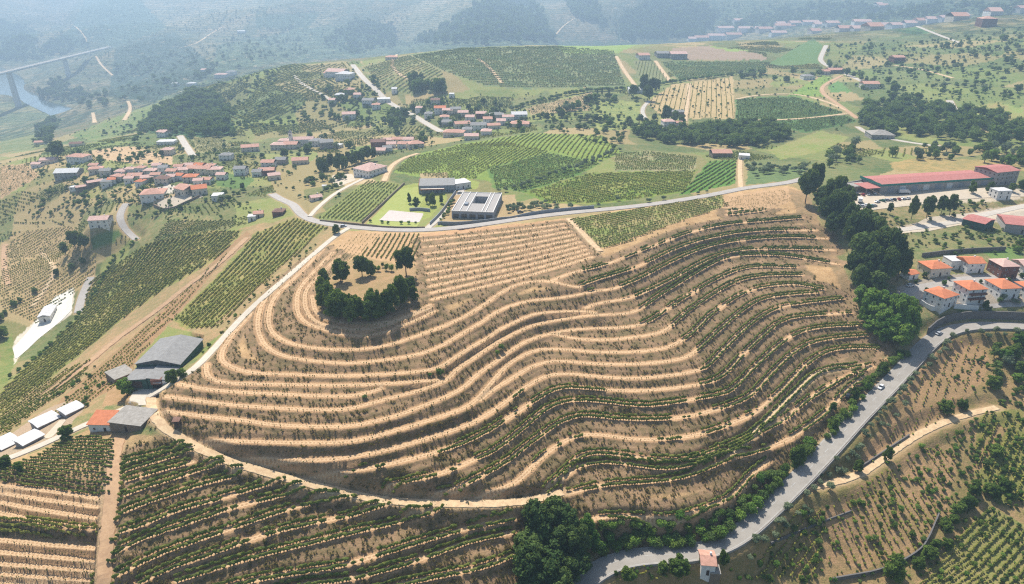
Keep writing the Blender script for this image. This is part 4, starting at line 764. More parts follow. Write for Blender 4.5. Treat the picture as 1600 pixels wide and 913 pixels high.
plots('plots between the plateau road and the wood strip', [(1000,215),(1230,230),(1340,215),(1480,235),(1300,260),(1160,258),(1000,240)], 46, 7, (3.6, 5.5), 1.5, 1.1, .55)
plots('plots on the bank above the right houses', [(1360,372),(1500,356),(1600,362),(1600,400),(1450,402),(1400,408)], 26, 8, (2.6, 3.6), 1.1, .9, .6)
plots('plots beside the left valley road', [(0,340),(60,345),(190,345),(215,372),(150,392),(110,352),(40,360),(0,380)], 34, 9, (3.2, 4.6), 1.3, 1.0, .7)
# single vines: the ones that show largest, on the lowest terraces
allL = np.concatenate([a for a in BLOCK[LOWL] if a.shape[1] == 12]); rest = [a for a in BLOCK[LOWL] if a.shape[1] != 12]
ok = (allL[:, 10] > 4) & (allL[:, 10] < 815) & (allL[:, 11] < 905) & (allL[:, 6] > .7)
dep = depth_of(allL[:, 0], allL[:, 1], allL[:, 2]); cand = np.nonzero(ok)[0]; big = cand[np.argsort(dep[cand]/allL[cand, 6])[:297]]
single = allL[big]; keepm = np.ones(len(allL), bool); keepm[big] = False; BLOCK[LOWL] = [allL[keepm][:, :8]]+[a[:, :8] for a in rest]
keys = sorted({(int(r[8]), int(r[9])) for r in single}, key=lambda k: -np.mean([r[11] for r in single if (int(r[8]), int(r[9])) == k]))
PVINE = []
for ri, key in enumerate(keys):
    rs = sorted([r for r in single if (int(r[8]), int(r[9])) == key], key=lambda r: r[10])
    for k, r in enumerate(rs):
        o = obj('grapevine', VINES[len(PVINE) % 3]); o.location = r[:3]; o.rotation_euler = (0, 0, r[3]); o.scale = r[4:7]
        tag(o, 'grapevine, %s from left in the %s row above the bottom edge' % (ordinal(k), ordinal(ri)), 'grapevine', 'single grapevines on the lowest terraces')
        PVINE.append(o)
PV3 = PVINE[:3]
for k, (lab, arrs) in enumerate(BLOCK.items()):
    a = np.concatenate([x[:, :8] for x in arrs]); stuff('vine_rows', lab, a[:, :3], a[:, 3], a[:, 4:7], a[:, 7], PV3)
NV = sum(len(x) for a in BLOCK.values() for x in a)
# weeds and dry tufts on the banks
tufts = [obj('weed_tuft', tuft_mesh(s)) for s in (1, 2)]
for k, o in enumerate(tufts):
    w = ray(*((1232, 330), (1300, 560))[k])[0]; o.location = w; o.scale = (1.6, 1.6, 1.6); tag(o, ('dry weed tuft beside the tan knoll', 'dry weed tuft at the right end of a terrace')[k], 'weed')
n = 60000; uu = RNG.uniform(-20, 1400, n); vv = RNG.uniform(330, 925, n); w = ray(uu, vv)
d_ = bilin(PD, AZ, LR, np.arctan2(w[:, 0], w[:, 1]), np.log(np.hypot(w[:, 0], w[:, 1])))
g_ = bilin(RD, AZ, LR, np.arctan2(w[:, 0], w[:, 1]), np.log(np.hypot(w[:, 0], w[:, 1])))
m = (d_ > HW+.1) & (d_ < 8) & (g_ > .3) & (RNG.random(n) < .75+.25*np.sign(vnoise(w[:, 0], w[:, 1], 12, 77))); w = w[m]; k = len(w); s = RNG.uniform(.8, 2.1, k)
w = w[RNG.random(k) < .6]; k = len(w); s = s[:k]
stuff('weeds', 'dry weeds and tufts on the terrace banks', w, RNG.uniform(0, 6.3, k), np.stack([s, s, s*RNG.uniform(.7, 1.3, k)], -1), np.clip(RNG.normal(.62, .3, k), 0, 1), tufts)
# ================================================================== trees and shrubs
PL = []                                               # (cat, kind, x, y, z, w, h, place)
NOUN = {'broad': 'green broadleaf tree', 'light': 'light green leafy tree', 'pine': 'dark pine tree', 'cypress': 'slim dark cypress', 'olive': 'grey-green olive tree', 'wood': 'dark green tree', 'shrub': 'bushy green shrub'}
def put(kind, place, lst):
    """explicit plants: (u, v of the foot, width px, height px)"""
    for u, v, wp, hp in lst:
        w = ray(u, v)[0]; k = depth_of(*w)/FPX; j_ = RNG.uniform(.78, 1.18); PL.append(('shrub' if kind == 'shrub' else 'tree', kind, *w, wp*k*RNG.uniform(.85, 1.1), hp*k/.93*j_, place))
def scatter(kind, place, poly, n, wm, hr=1.0, clump=True):
    P = np.array(poly, float); uu = RNG.uniform(P[:, 0].min(), P[:, 0].max(), n*30); vv = RNG.uniform(P[:, 1].min(), P[:, 1].max(), n*30)
    m = inpoly(uu+vnoise(uu, vv, 12, 61)*min(7, .12*np.ptp(P[:, 1])+1), vv+vnoise(uu, vv, 12, 62)*min(4, .08*np.ptp(P[:, 1])+.5), P); uu, vv = uu[m], vv[m]
    if not len(uu): return
    w = ray(uu, vv); r = np.hypot(w[:, 0], w[:, 1]); pr = r**3; pr /= pr.max(); pr = pr*(np.clip(.5+1.6*vnoise(w[:, 0], w[:, 1], 34, 63), .06, 1) if clump else 1); w = w[RNG.random(len(w)) < pr]
    rd = bilin(RD, AZ, LR, np.arctan2(w[:, 0], w[:, 1]), np.log(np.hypot(w[:, 0], w[:, 1]))); w = w[rd > 1][:n]
    for p in w:
        s = wm[0]*.75+(wm[1]-wm[0]*.75)*RNG.random()**1.5; PL.append(('shrub' if kind == 'shrub' else 'tree', {'broad': ['broad', 'broad', 'light', 'olive', 'wood'], 'wood': ['wood', 'wood', 'broad', 'olive', 'light']}.get(kind, [kind])[RNG.integers(0, 5) % len({'broad': 'abcde', 'wood': 'abcde'}.get(kind, 'a'))] if clump else kind, *p, s, s*hr*RNG.uniform(.8, 1.2), place))
def along(kind, place, pts, step, wm, hr=1.0, jit=1.0, keep=.9):
    q = smooth_line(pts, 1); q = dens(ray(q[:, 0], q[:, 1]), step)
    for p in q:
        if RNG.random() > keep: continue
        x, y = p[0]+RNG.normal(0, jit), p[1]+RNG.normal(0, jit); s = RNG.uniform(*wm)
        PL.append(('shrub' if kind == 'shrub' else 'tree', kind, x, y, float(ground(x, y)), s, s*hr*RNG.uniform(.85, 1.15), place))
put('pine', 'over the hilltop clearing', [(566,432,30,36), (635,432,38,40)])
put('broad', 'in the ring round the hilltop clearing', [(533,441,30,34),(508,447,22,26),(579,431,16,20),(502,462,20,34),(510,474,24,36),(519,484,26,36),(531,492,28,36),(544,496,30,38),(558,498,30,38),(572,497,30,36),(586,494,30,36),(600,490,30,36),(613,483,30,38),(625,474,26,36),(634,462,22,26),(641,460,22,24),(645,470,18,20)])
put('broad', 'in the outer ring round the hilltop clearing', [(504,482,22,34),(525,497,28,40),(551,503,30,42),(580,501,30,38),(594,497,28,30),(608,491,30,40),(630,474,24,30)])
put('shrub', 'behind the hilltop clearing', [(592,424,9,9),(604,423,10,10),(612,424,10,9),(598,418,7,7),(586,424,8,9)])
put('pine', 'in the belt beside the warehouse yard', [(1258,318,34,44),(1272,302,26,40),(1282,330,36,44),(1300,335,34,50),(1290,352,36,46),(1307,352,34,50),(1318,345,30,50),(1322,372,34,44),(1300,368,30,40),(1330,398,44,56),(1348,392,46,64),(1344,420,46,54),(1372,420,48,66),(1388,432,42,60),(1356,440,46,52),(1380,450,44,52),(1330,436,32,44),(1340,458,30,38),(1402,438,34,44),(1365,458,40,44)])
put('light', 'in the grove above the valley road', [(1345,482,36,36),(1362,492,38,36),(1352,506,34,34),(1380,488,36,34),(1398,500,40,42),(1372,514,40,38),(1390,524,42,40),(1408,518,40,46),(1418,506,34,40),(1380,536,34,32),(1404,540,38,40),(1360,520,30,28),(1420,530,28,30)])
put('pine', 'in the clump at the road bend', [(838,838,46,50),(862,826,52,50),(884,834,46,46),(828,868,52,50),(855,872,62,56),(886,862,50,48),(905,868,44,46),(822,905,56,54),(852,918,66,60),(884,910,58,54),(905,898,44,50),(835,930,60,50),(875,940,60,54)])
put('light', 'beside the dark clump at the road bend', [(905,848,30,38),(922,858,32,40),(916,836,26,30),(934,862,26,28)])
put('shrub', 'on a bare terrace in the middle of the hill', [(783,547,13,11),(777,555,10,8),(688,586,17,11),(672,588,8,6),(570,622,9,6)])
along('shrub', 'on the bank above the valley road', [(936,866),(960,856),(1000,850),(1040,852),(1080,850),(1115,842),(1140,828),(1170,800),(1200,772),(1240,732),(1270,702)], 1.9, (3.2, 5.6), .85, 1.0)
along('shrub', 'in the second line above the valley road', [(950,842),(990,832),(1040,834),(1090,832),(1130,815),(1165,780),(1205,745)], 2.2, (2.6, 5.0), .8, 1.4)
along('shrub', 'in the third line above the valley road', [(945,852),(985,842),(1040,843),(1100,836),(1140,815)], 2.2, (2.6, 4.6), .8, 1.6)
along('shrub', 'on the verge below the right terraces', [(1285,690),(1310,655),(1340,622),(1365,598),(1390,572),(1412,556)], 2.2, (2.6, 5.2), .85, .9, .8)
put('broad', 'leaning over the valley road', [(1378,586,20,24),(1333,628,18,22),(1300,672,20,24),(1244,726,30,28),(1352,606,14,16)])
along('olive', 'along the lower verge of the valley road', [(1170,862),(1215,822),(1262,782),(1300,735),(1345,682),(1385,640),(1425,600),(1455,570),(1480,540),(1500,524),(1540,520),(1600,526)], 4.2, (2.6, 4.4), .85, .9)
along('olive', 'in the second line below the valley road', [(1230,835),(1280,785),(1325,735),(1360,690),(1410,640)], 6.5, (2.6, 4.2), .85, 1.6, .7)
scatter('broad', 'in the grove on the right edge', [(1545,535),(1600,530),(1640,600),(1600,620),(1545,610)], 26, (4, 7.5), .9)
scatter('shrub', 'in the orchard below the valley road', [(1330,750),(1450,690),(1520,660),(1530,740),(1480,830),(1420,860),(1330,860)], 46, (1.8, 3.4), .85)
scatter('shrub', 'on the weedy ground at the lower right', [(1150,880),(1200,850),(1260,800),(1290,860),(1280,912),(1150,912)], 34, (1.8, 3.4), .85)
scatter('shrub', 'among the plots at the right edge', [(1500,650),(1600,610),(1640,780),(1580,800),(1520,770)], 40, (1.8, 3.6), .85)
scatter('shrub', 'on the brown slope inside the road bend', [(1400,660),(1470,560),(1545,560),(1540,630),(1480,650)], 30, (1.4, 2.6), .9)
along('broad', 'between the lower right plots', [(1440,890),(1465,860),(1478,820),(1500,795),(1530,775),(1560,765)], 3.4, (4, 6.4), .9, 1.0)
put('broad', 'beside the lower right orchard', [(1395,905,46,36),(1475,645,24,24),(1503,640,20,18),(1555,712,22,20),(1340,738,20,18),(1385,720,20,22),(1300,642,14,16)])
put('broad', 'beside the lower house with the orange roof', [(1060,898,40,34),(1035,893,22,22),(980,905,24,22),(1130,882,20,24)]); scatter('shrub', 'in the garden of the lower house', [(960,900),(1000,880),(1090,880),(1140,880),(1180,912),(960,912)], 22, (1.5, 2.8))
put('light', 'beside the concrete yard of the green warehouse', [(199,618,30,24)])
put('broad', 'at the warehouse wall', [(270,598,22,18),(284,590,16,14),(310,535,10,9)]); along('shrub', 'along the white concrete road', [(318,552),(350,515),(395,468),(440,428),(490,385)], 5, (1.5, 2.6), .9, .8, .8)
put('broad', 'at the corner of the lower left vineyard', [(106,685,26,20),(8,730,26,20),(30,735,16,14)]); scatter('shrub', 'on the slope behind the white sheds', [(40,640),(120,590),(190,560),(200,600),(150,640),(100,620)], 30, (1.6, 3), .8)
put('pine', 'in the meadow above the striped left vineyard', [(118,388,22,24),(133,390,18,22),(103,400,12,18)]); put('broad', 'at the road junction above the vine slope', [(525,365,16,17)])
scatter('broad', 'between the houses of the left village', [(60,250),(200,232),(400,230),(420,290),(350,330),(230,330),(120,320),(60,300)], 46, (4, 8), 1.0)
scatter('shrub', 'in the gardens below the left village', [(120,300),(230,320),(390,310),(420,345),(300,345),(200,345),(60,350),(40,330)], 60, (2, 4), .9)
along('shrub', 'along the dark hedge on the left slope', [(215,375),(190,395),(165,425),(150,455),(130,490),(100,520),(60,560),(20,590)], 4, (2.4, 4), .9, 1)
along('broad', 'along the left lane and yard', [(0,500),(30,470),(90,430),(150,395)], 8, (3.5, 6), .9, 2, .7); put('broad', 'at the left edge below the white yard', [(4,528,24,20),(100,392,14,14)])
put('pine', 'beside the large white house of the left village', [(92,250,24,22)])
scatter('broad', 'on the slopes round the middle village', [(430,235),(560,190),(700,150),(820,175),(850,205),(720,225),(640,235),(520,235)], 90, (5, 9), 1.0)
scatter('shrub', 'on the scrub between village and junction', [(400,250),(500,240),(590,270),(500,330),(440,305)], 55, (2, 4.2), .9)
put('broad', 'in the group beside the church', [(445,245,16,14),(480,240,14,14)])
along('pine', 'in the dark row left of the white house', [(498,274),(520,273),(545,266),(566,254),(584,252)], 4.2, (6, 8), 1.7, 2.2); along('pine', 'in the second dark row left of the white house', [(500,268),(525,266),(550,258),(575,248)], 4.6, (6, 8), 1.7, 2.2)
scatter('broad', 'in the dense wood clump on the ridge slope', [(640,140),(650,115),(690,105),(700,145),(660,155)], 34, (9, 14), 1.1)
scatter('broad', 'in the green belt of the middle village', [(560,165),(600,165),(660,195),(700,205),(640,205),(570,185)], 34, (7, 11), 1.0)
put('broad', 'in the winery garden', [(651,325,12,20),(676,322,12,18),(668,318,9,14),(690,318,9,12),(640,318,7,14)]); along('shrub', 'in the clipped line on the winery lawn', [(578,348),(600,350),(625,351),(650,350)], 4.5, (2, 3), .9, .3); along('shrub', 'along the winery wall', [(690,345),(700,330),(708,316)], 4, (2, 3.4), 1)
scatter('olive', 'in the grove beside the plateau road', [(790,322),(880,316),(1000,316),(1130,292),(1120,300),(1000,322),(900,328),(800,335)], 50, (3, 5), .85)
along('olive', 'along the boundary of the mottled vineyard', [(780,300),(830,290),(880,270),(935,252),(970,235)], 6, (4, 6), .85, 2); scatter('olive', 'in the silver grove above the road bend', [(1168,262),(1262,258),(1250,276),(1165,288)], 46, (4.5, 7), .85)
scatter('wood', 'beside the winery access road on the right', [(1262,262),(1300,235),(1400,228),(1500,235),(1600,230),(1600,262),(1500,252),(1400,250),(1340,262)], 70, (7, 11), 1.05)
put('broad', 'before the long warehouse', [(1518,302,13,16),(1545,302,13,16),(1580,300,12,15),(1595,298,12,15)]); put('pine', 'on the bank below the warehouse yard', [(1423,345,16,32),(1447,342,20,30),(1470,335,16,32),(1483,337,18,30),(1353,345,10,22),(1390,335,10,20)])
scatter('shrub', 'on the scrubby bank below the yard', [(1340,340),(1420,330),(1540,318),(1545,335),(1440,350),(1360,362)], 50, (2, 4), .9); scatter('shrub', 'on the terrace above the houses on the right', [(1420,395),(1460,380),(1600,372),(1600,395),(1540,400),(1440,405)], 44, (2, 4), .9); scatter('broad', 'in the gardens of the houses on the right', [(1430,440),(1480,425),(1600,425),(1600,480),(1520,490),(1440,480)], 22, (2.6, 4.6), 1.0)
along('shrub', 'on top of the retaining wall at the road bend', [(1500,492),(1530,490),(1570,490),(1600,492)], 3.2, (2, 3.2), .9, .5)
scatter('wood', 'scattered on the hillside at the upper right', [(1310,80),(1400,66),(1600,60),(1600,150),(1420,165),(1350,150)], 110, (5, 11), .9)
scatter('broad', 'round the far plateau farms', [(930,150),(1010,160),(1010,200),(920,205),(830,190),(840,180)], 44, (6, 11), 1.0); along('cypress', 'in the short row of cypresses on the far plateau', [(933,150),(942,149),(950,150)], 7, (3.2, 4), 3.0, .5, 1); put('pine', 'beside the low white far farm', [(1005,146,16,26),(1018,145,14,24),(990,152,14,16),(1012,158,18,18),(1026,146,10,22)])
put('broad', 'by the farm under the golden field', [(1040,188,16,18),(1055,190,14,14),(1065,194,16,14),(1022,188,10,12)])
along('shrub', 'in the dark hedge across the far plateau', [(802,172),(830,162),(880,150),(925,143),(990,140),(1030,134),(1090,124),(1145,118)], 6, (6, 8), .7, 1.0, 1)
along('wood', 'along the east road', [(1290,105),(1320,116),(1345,126),(1362,134)], 14, (7, 11), 1, 3); scatter('wood', 'in the clump below the far vineyards', [(1150,118),(1220,108),(1290,112),(1280,128),(1200,130),(1150,135)], 44, (7, 11), .9)
scatter('wood', 'on the wooded edge of the plateau', [(440,305),(470,315),(500,300),(560,290),(540,276),(480,285)], 22, (4, 7), .9)
# woods that read as one mass
def wood(label, poly, n, wm, hr=1.0, kind='wood'):
    k0 = len(PL); scatter(kind, label, poly, n, wm, hr, False); a = np.array([p[2:7] for p in PL[k0:]]); del PL[k0:]; WOODS.append((label, a))
WOODS = []
wood('dark oak wood at the right beyond the warehouse', [(1340,185),(1360,165),(1420,160),(1480,170),(1560,185),(1600,200),(1600,225),(1500,222),(1400,212),(1350,205)], 420, (8, 14), .95)
wood('dark wood strip above the silver grove', [(985,205),(1060,203),(1150,196),(1225,200),(1232,222),(1160,232),(1080,228),(1000,218)], 330, (8, 13), .9)
wood('wood in the ravine behind the left village', [(212,205),(240,180),(310,140),(350,160),(372,212),(300,217)], 520, (9, 15), .9)
wood('scrub trees on the upper right hillside', [(1290,75),(1420,60),(1600,45),(1600,160),(1480,160),(1350,150)], 300, (4, 8), .8)
wood('scrub trees on the slopes round the villages', [(60,250),(200,228),(420,222),(560,195),(700,180),(840,200),(640,240),(560,250),(450,250),(400,300),(300,340),(60,340)], 420, (2.2, 6), .85)
wood('low garden bushes round the left village', [(0,250),(200,228),(430,225),(470,330),(300,350),(60,350),(0,345)], 600, (1.2, 3), .8, 'shrub')
wood('low bushes over the middle of the plateau', [(560,190),(700,150),(980,142),(1150,120),(1290,110),(1340,200),(1160,232),(1000,205),(840,205),(640,240)], 700, (1.6, 4.2), .8, 'shrub')
wood('low bushes on the right hillside', [(1300,80),(1400,66),(1600,50),(1600,170),(1400,165),(1330,150)], 520, (1.6, 4.2), .8, 'shrub')
wood('low bushes on the left ridge', [(100,215),(310,134),(440,104),(600,100),(620,180),(430,222),(200,230)], 420, (2, 5), .8, 'shrub')
wood('scattered trees on the far valley sides', [(0,20),(300,10),(640,10),(640,70),(440,98),(320,120),(200,175),(140,160),(120,80),(0,95)], 1500, (4, 10), .8)
wood('trees on the hills beyond the plateau', [(880,10),(1600,2),(1600,20),(1450,32),(1100,60),(950,50)], 500, (8, 16), .8)
wood('blue wooded hill beyond the plateau', [(640,71),(700,40),(770,-10),(830,-10),(868,66)], 900, (16, 26), 1.2)
wood('blue wooded slope beside it', [(965,62),(968,30),(1010,5),(1060,-5),(1115,20),(1100,60)], 700, (16, 26), 1.0); wood('narrow wooded gully between the far fields', [(878,0),(925,0),(948,45),(905,32)], 260, (16, 24), 1.0)
wood('wooded slopes below the far town', [(1120,45),(1200,20),(1300,5),(1450,10),(1600,4),(1600,18),(1450,30),(1300,32),(1180,50)], 700, (14, 22), .8); wood('thickets on the far valley side', [(500,70),(560,30),(610,40),(625,72),(560,85)], 300, (14, 22), .8)
wood('thickets beyond the river', [(0,30),(60,50),(50,85),(100,50),(140,70),(60,95),(0,95)], 330, (14, 24), .8); wood('riverside trees', [(60,150),(90,125),(140,150),(180,150),(170,170),(130,168),(100,160)], 160, (12, 18), .9); wood('thickets on the far terraced slopes', [(180,100),(340,70),(460,40),(480,85),(330,120),(240,160),(180,160)], 260, (10, 18), .8); wood('trees on the near river bank', [(55,200),(85,185),(95,195),(75,225),(55,230)], 120, (9, 14), .9); wood('scrub along the left ridge', [(150,205),(220,190),(310,135),(440,105),(420,210),(300,218),(200,230)], 300, (5, 9), .8)
wood('scrub on the hill above the middle village', [(420,200),(500,150),(560,100),(600,140),(580,190)], 160, (5, 9), .9)
wood('bushes on the plateau edge', [(830,185),(930,160),(1000,200),(960,235),(860,210)], 120, (4, 8), .8); wood('bushes between the right houses and the wood belt', [(1410,375),(1450,365),(1600,352),(1600,372),(1470,380),(1420,395)], 70, (2, 3.5), .8)
wood('low scrub below the valley road', [(1280,800),(1450,700),(1520,650),(1600,600),(1640,912),(1150,912),(1180,870)], 560, (1.0, 2.4), .8, 'shrub')
# build: the plants that show largest one by one, what is past the limit as one mass per place
def plant(cat, kind, p, w, h, rot, label, group, k):
    tr, cr = PROTO[kind][k % len(PROTO[kind])]
    e = bpy.data.objects.new({'tree': {'pine': 'pine_tree', 'cypress': 'cypress_tree', 'olive': 'olive_tree'}.get(kind, 'broadleaf_tree'), 'shrub': 'shrub'}[cat], None); COL.objects.link(e)
    e.location = p; e.scale = (w, w, h); e.rotation_euler = (0, 0, rot); tag(e, label, cat, group)
    a = obj('stem' if cat == 'shrub' else 'trunk', tr, None, e); b_ = obj('foliage' if cat == 'shrub' else 'crown', cr, None, e)
    return b_
FIRST = {}; left = {}
for cat, lim in (('tree', 298), ('shrub', 298)):
    L_ = [p for p in PL if p[0] == cat]; L_.sort(key=lambda p: -p[6]/depth_of(p[2], p[3], p[4])); one, more = L_[:lim], L_[lim:]
    places = {}
    for p in one: places.setdefault((p[7], p[1]), []).append(p)
    for (pl, kind), ps in places.items():
        ps.sort(key=lambda p: to_px(*p[2:5])[0])
        for k, p in enumerate(ps):
            lab = (NOUN[kind]+' '+pl) if len(ps) == 1 else '%s %s, %s from left' % (NOUN[kind], pl, ordinal(k))
            c = plant(cat, kind, p[2:5], p[5], p[6], RNG.uniform(0, 6.3), lab, NOUN[kind]+'s '+pl, k); FIRST.setdefault(kind, {})[c.data.name] = c
    for p in more: left.setdefault((p[1], p[7]), []).append(p[2:7])
FIRST['wood'] = FIRST.get('wood', {})
if len(FIRST['wood']) < 3:
    for k in range(3): FIRST['wood'][str(k)] = list(FIRST['broad'].values())[0]
def mass(name, label, kind, a):
    a = np.array(a); n = len(a); ps = list(FIRST.get(kind, FIRST['broad']).values())[:3]
    stuff(name, label, a[:, :3], RNG.uniform(0, 6.3, n), np.stack([a[:, 3], a[:, 3], a[:, 4]], -1), np.zeros(n), ps)
for (kind, pl), a in left.items(): mass('undergrowth' if kind == 'shrub' else 'woods', 'more '+NOUN[kind]+'s '+pl, kind, a)
for lab, a in WOODS:
    if len(a): mass('undergrowth' if lab.startswith('low ') else 'woods', lab, 'shrub' if lab.startswith('low ') else 'wood', a)
# ================================================================== buildings
def tile_mat(name, c1, c2):
    """rows of roof tiles: ridges down the slope, blotchy with age"""
    if name in MATS: return MATS[name]
    m, nt, b = new_mat(name); tc = nd(nt, 'ShaderNodeTexCoord').outputs['Object']; pos = nd(nt, 'ShaderNodeNewGeometry').outputs['Position']
    wv = nd(nt, 'ShaderNodeTexWave'); wv.inputs['Scale'].default_value = 1.1; nt.links.new(tc, wv.inputs['Vector'])
    f = math_node(nt, 'ADD', math_node(nt, 'MULTIPLY', noise_node(nt, .6, 4, .7, pos), .7), math_node(nt, 'MULTIPLY', noise_node(nt, 4.0, 2, .6, pos), .3))
    c = mix_col(nt, ramp01(nt, f, .35, .65), srgb(c1), srgb(c2)); c = mix_col(nt, math_node(nt, 'MULTIPLY', wv.outputs['Fac'], .3), c, mix_col(nt, 1.0, c, (.6, .55, .55), 'MULTIPLY'))
    nt.links.new(c, b.inputs['Base Color']); bp = nd(nt, 'ShaderNodeBump'); bp.inputs['Strength'].default_value = .4; bp.inputs['Distance'].default_value = .1
    nt.links.new(wv.outputs['Fac'], bp.inputs['Height']); nt.links.new(bp.outputs[0], b.inputs['Normal']); MATS[name] = m; return m
tile_mat('roof_terracotta', 'd2a08a', 'b48a74'); tile_mat('roof_orange', 'd4845c', 'bd7450'); tile_mat('roof_pink', 'd8b4a4', 'c09c8e'); tile_mat('roof_red', 'bd7c72', 'a86c62'); tile_mat('roof_grey', '96948f', '84827e'); tile_mat('roof_white', 'd8d6d2', 'c4c2be'); tile_mat('roof_brown', '8a6a5a', '75594c'); tile_mat('roof_sheet', 'a8a298', '8f897e')
plain('wall_white', 'e2ded6', .05, .6, fine=3); plain('wall_cream', 'd8ccb8', .06, .6, fine=3); plain('wall_grey', 'a39d96', .07, .6, fine=3); plain('wall_stone', '8a7a68', .14, .8, fine=2.5, bump=.3); plain('wall_green', '3d5a50', .08, .5); plain('wall_pink', 'b88f80', .06, .6); plain('wall_brown', '7a5548', .08, .6); plain('wall_concrete', '8d9298', .07, .5); plain('fascia_teal', '2f7d70', .05, .5); plain('shutter_white', 'd0d0cc', .04, .8); plain('door_dark', '4a3a30', .1, 1.); plain('timber', '6f5a48', .12, 1.); plain('wall_terracotta', '9a5a44', .06, .5)
plain('glass', '2a333a', .1, .5, rough=.12, spec=.6); plain('frame_white', 'dcdad6', .03, 1.)
def boxm(x0, x1, y0, y1, z0, z1, name='box'):
    V = [(x, y, z) for x in (x0, x1) for y in (y0, y1) for z in (z0, z1)]
    return mesh_from(name, V, [(0, 1, 3, 2), (4, 6, 7, 5), (0, 4, 5, 1), (2, 3, 7, 6), (0, 2, 6, 4), (1, 5, 7, 3)])
WIN = boxm(-.5, .5, -.06, .06, 0, 1.2, 'window'); WIN.materials.append(MATS['frame_white']); PANE = boxm(-.4, .4, -.075, .02, .1, 1.1, 'pane'); PANE.materials.append(MATS['glass']); FARWIN = boxm(-.5, .5, -.06, .06, 0, 1.2, 'window'); FARWIN.materials.append(MATS['glass'])
CHIM = boxm(-.35, .35, -.35, .35, 0, 1.6, 'chimney'); CHIM.materials.append(MATS['wall_white'])
def roof_mesh(w, d, kind, pitch, ov=.45, th=.16, ridge='x'):
    a, b_ = w/2+ov, d/2+ov
    if kind == 'flat':
        return boxm(-w/2-.12, w/2+.12, -d/2-.12, d/2+.12, 0, .3, 'roof')
    if ridge == 'y': a, b_ = b_, a
    hgt = b_*pitch; rx = a if kind == 'gable' else max(a-b_, a*.12)
    if kind == 'shed': V = [(-a, -b_, 0), (a, -b_, 0), (a, b_, 2*b_*pitch), (-a, b_, 2*b_*pitch)]; F = [(0, 1, 2, 3)]
    else: V = [(-a, -b_, 0), (a, -b_, 0), (a, b_, 0), (-a, b_, 0), (-rx, 0, hgt), (rx, 0, hgt)]; F = [(0, 1, 5, 4), (2, 3, 4, 5), (1, 2, 5), (3, 0, 4)]
    n = len(V); V2 = V+[(x, y, z-th) for x, y, z in V]; F2 = list(F)+[tuple(n+i for i in reversed(f)) for f in F]
    m_ = 4; F2 += [((i+1) % m_, i, n+i, n+(i+1) % m_) for i in range(m_)]
    if ridge == 'y': V2 = [(-y, x, z) for x, y, z in V2]
    return mesh_from('roof', V2, F2)
def building(name, label, c, rot, w, d, h, roof='roof_terracotta', wall='wall_white', kind='gable', pitch=.32, ridge='x', wins=True, chimney=True, cat='house', group=None, storeys=None, door=True, near=False, base=None):
    """walls, roof, windows, door, chimney as parts of one thing"""
    cr, sr = math.cos(rot), math.sin(rot); cs = [(c[0]+x*cr-y*sr, c[1]+x*sr+y*cr) for x in (-w/2, w/2) for y in (-d/2, d/2)]
    gz = ground(np.array([p[0] for p in cs]), np.array([p[1] for p in cs])); zt = float(np.median(gz)) if base is None else base; lo = float(gz.min())-zt-.6
    e = bpy.data.objects.new(name, None); COL.objects.link(e); e.location = (c[0], c[1], zt); e.rotation_euler = (0, 0, rot); tag(e, label, cat, group)
    gab = kind == 'gable'; a, b_ = w/2, d/2
    V = [(-a, -b_, lo), (a, -b_, lo), (a, b_, lo), (-a, b_, lo), (-a, -b_, h), (a, -b_, h), (a, b_, h), (-a, b_, h)]; F = [(0, 1, 5, 4), (1, 2, 6, 5), (2, 3, 7, 6), (3, 0, 4, 7)]
    if gab and ridge == 'x': V += [(-a, 0, h+b_*pitch), (a, 0, h+b_*pitch)]; F = [(0, 1, 5, 4), (2, 3, 7, 6), (1, 2, 6, 9, 5), (3, 0, 4, 8, 7)]
    elif gab: V += [(0, -b_, h+a*pitch), (0, b_, h+a*pitch)]; F = [(1, 2, 6, 5), (3, 0, 4, 7), (0, 1, 5, 8, 4), (2, 3, 7, 9, 6)]
    elif kind == 'shed': V += [(a, b_, h+2*b_*pitch), (-a, b_, h+2*b_*pitch)]; F = [(0, 1, 5, 4), (1, 2, 8, 5), (2, 3, 9, 8), (3, 0, 4, 9)]
    obj('wall', mesh_from('wall', V, F), MATS[wall], e)
    ov = .45
    r = obj('roof', roof_mesh(w, d, kind, pitch, ov, ridge=ridge), MATS[roof], e); r.location = (0, 0, h+.02+(.12 if kind != 'flat' else 0)-(ov*pitch if kind != 'flat' else 0)+.1)
    if chimney and kind != 'flat':
        k = obj('chimney', CHIM, None, r); k.location = (w*.22, d*.1, (d/2*.4*pitch))
    st = storeys or max(1, int(h/2.9))
    if wins:
        for s in range(st):
            z = .95+s*(h/st)
            for side, L_, off in ((0, w, -b_), (1, d, a), (2, d, -a)):
                n = max(1, int(L_/3.6))
                for i in range(n):
                    t = (i+.5)/n*L_-L_/2
                    if side == 0 and s == 0 and door and i == n//2: continue
                    wo = obj('window', WIN if near else FARWIN, None, e)
                    if side == 0: wo.location = (t, off, z)
                    else: wo.location = (off, t, z); wo.rotation_euler = (0, 0, math.pi/2 if side == 1 else -math.pi/2)
                    if near: obj('pane', PANE, None, wo)
    if door:
        n = max(1, int(w/3.6)); t = (n//2+.5)/n*w-w/2
        obj('door', boxm(t-.5, t+.5, -b_-.07, -b_+.05, -.3, 2.1, 'door'), MATS['door_dark'], e)
    return e
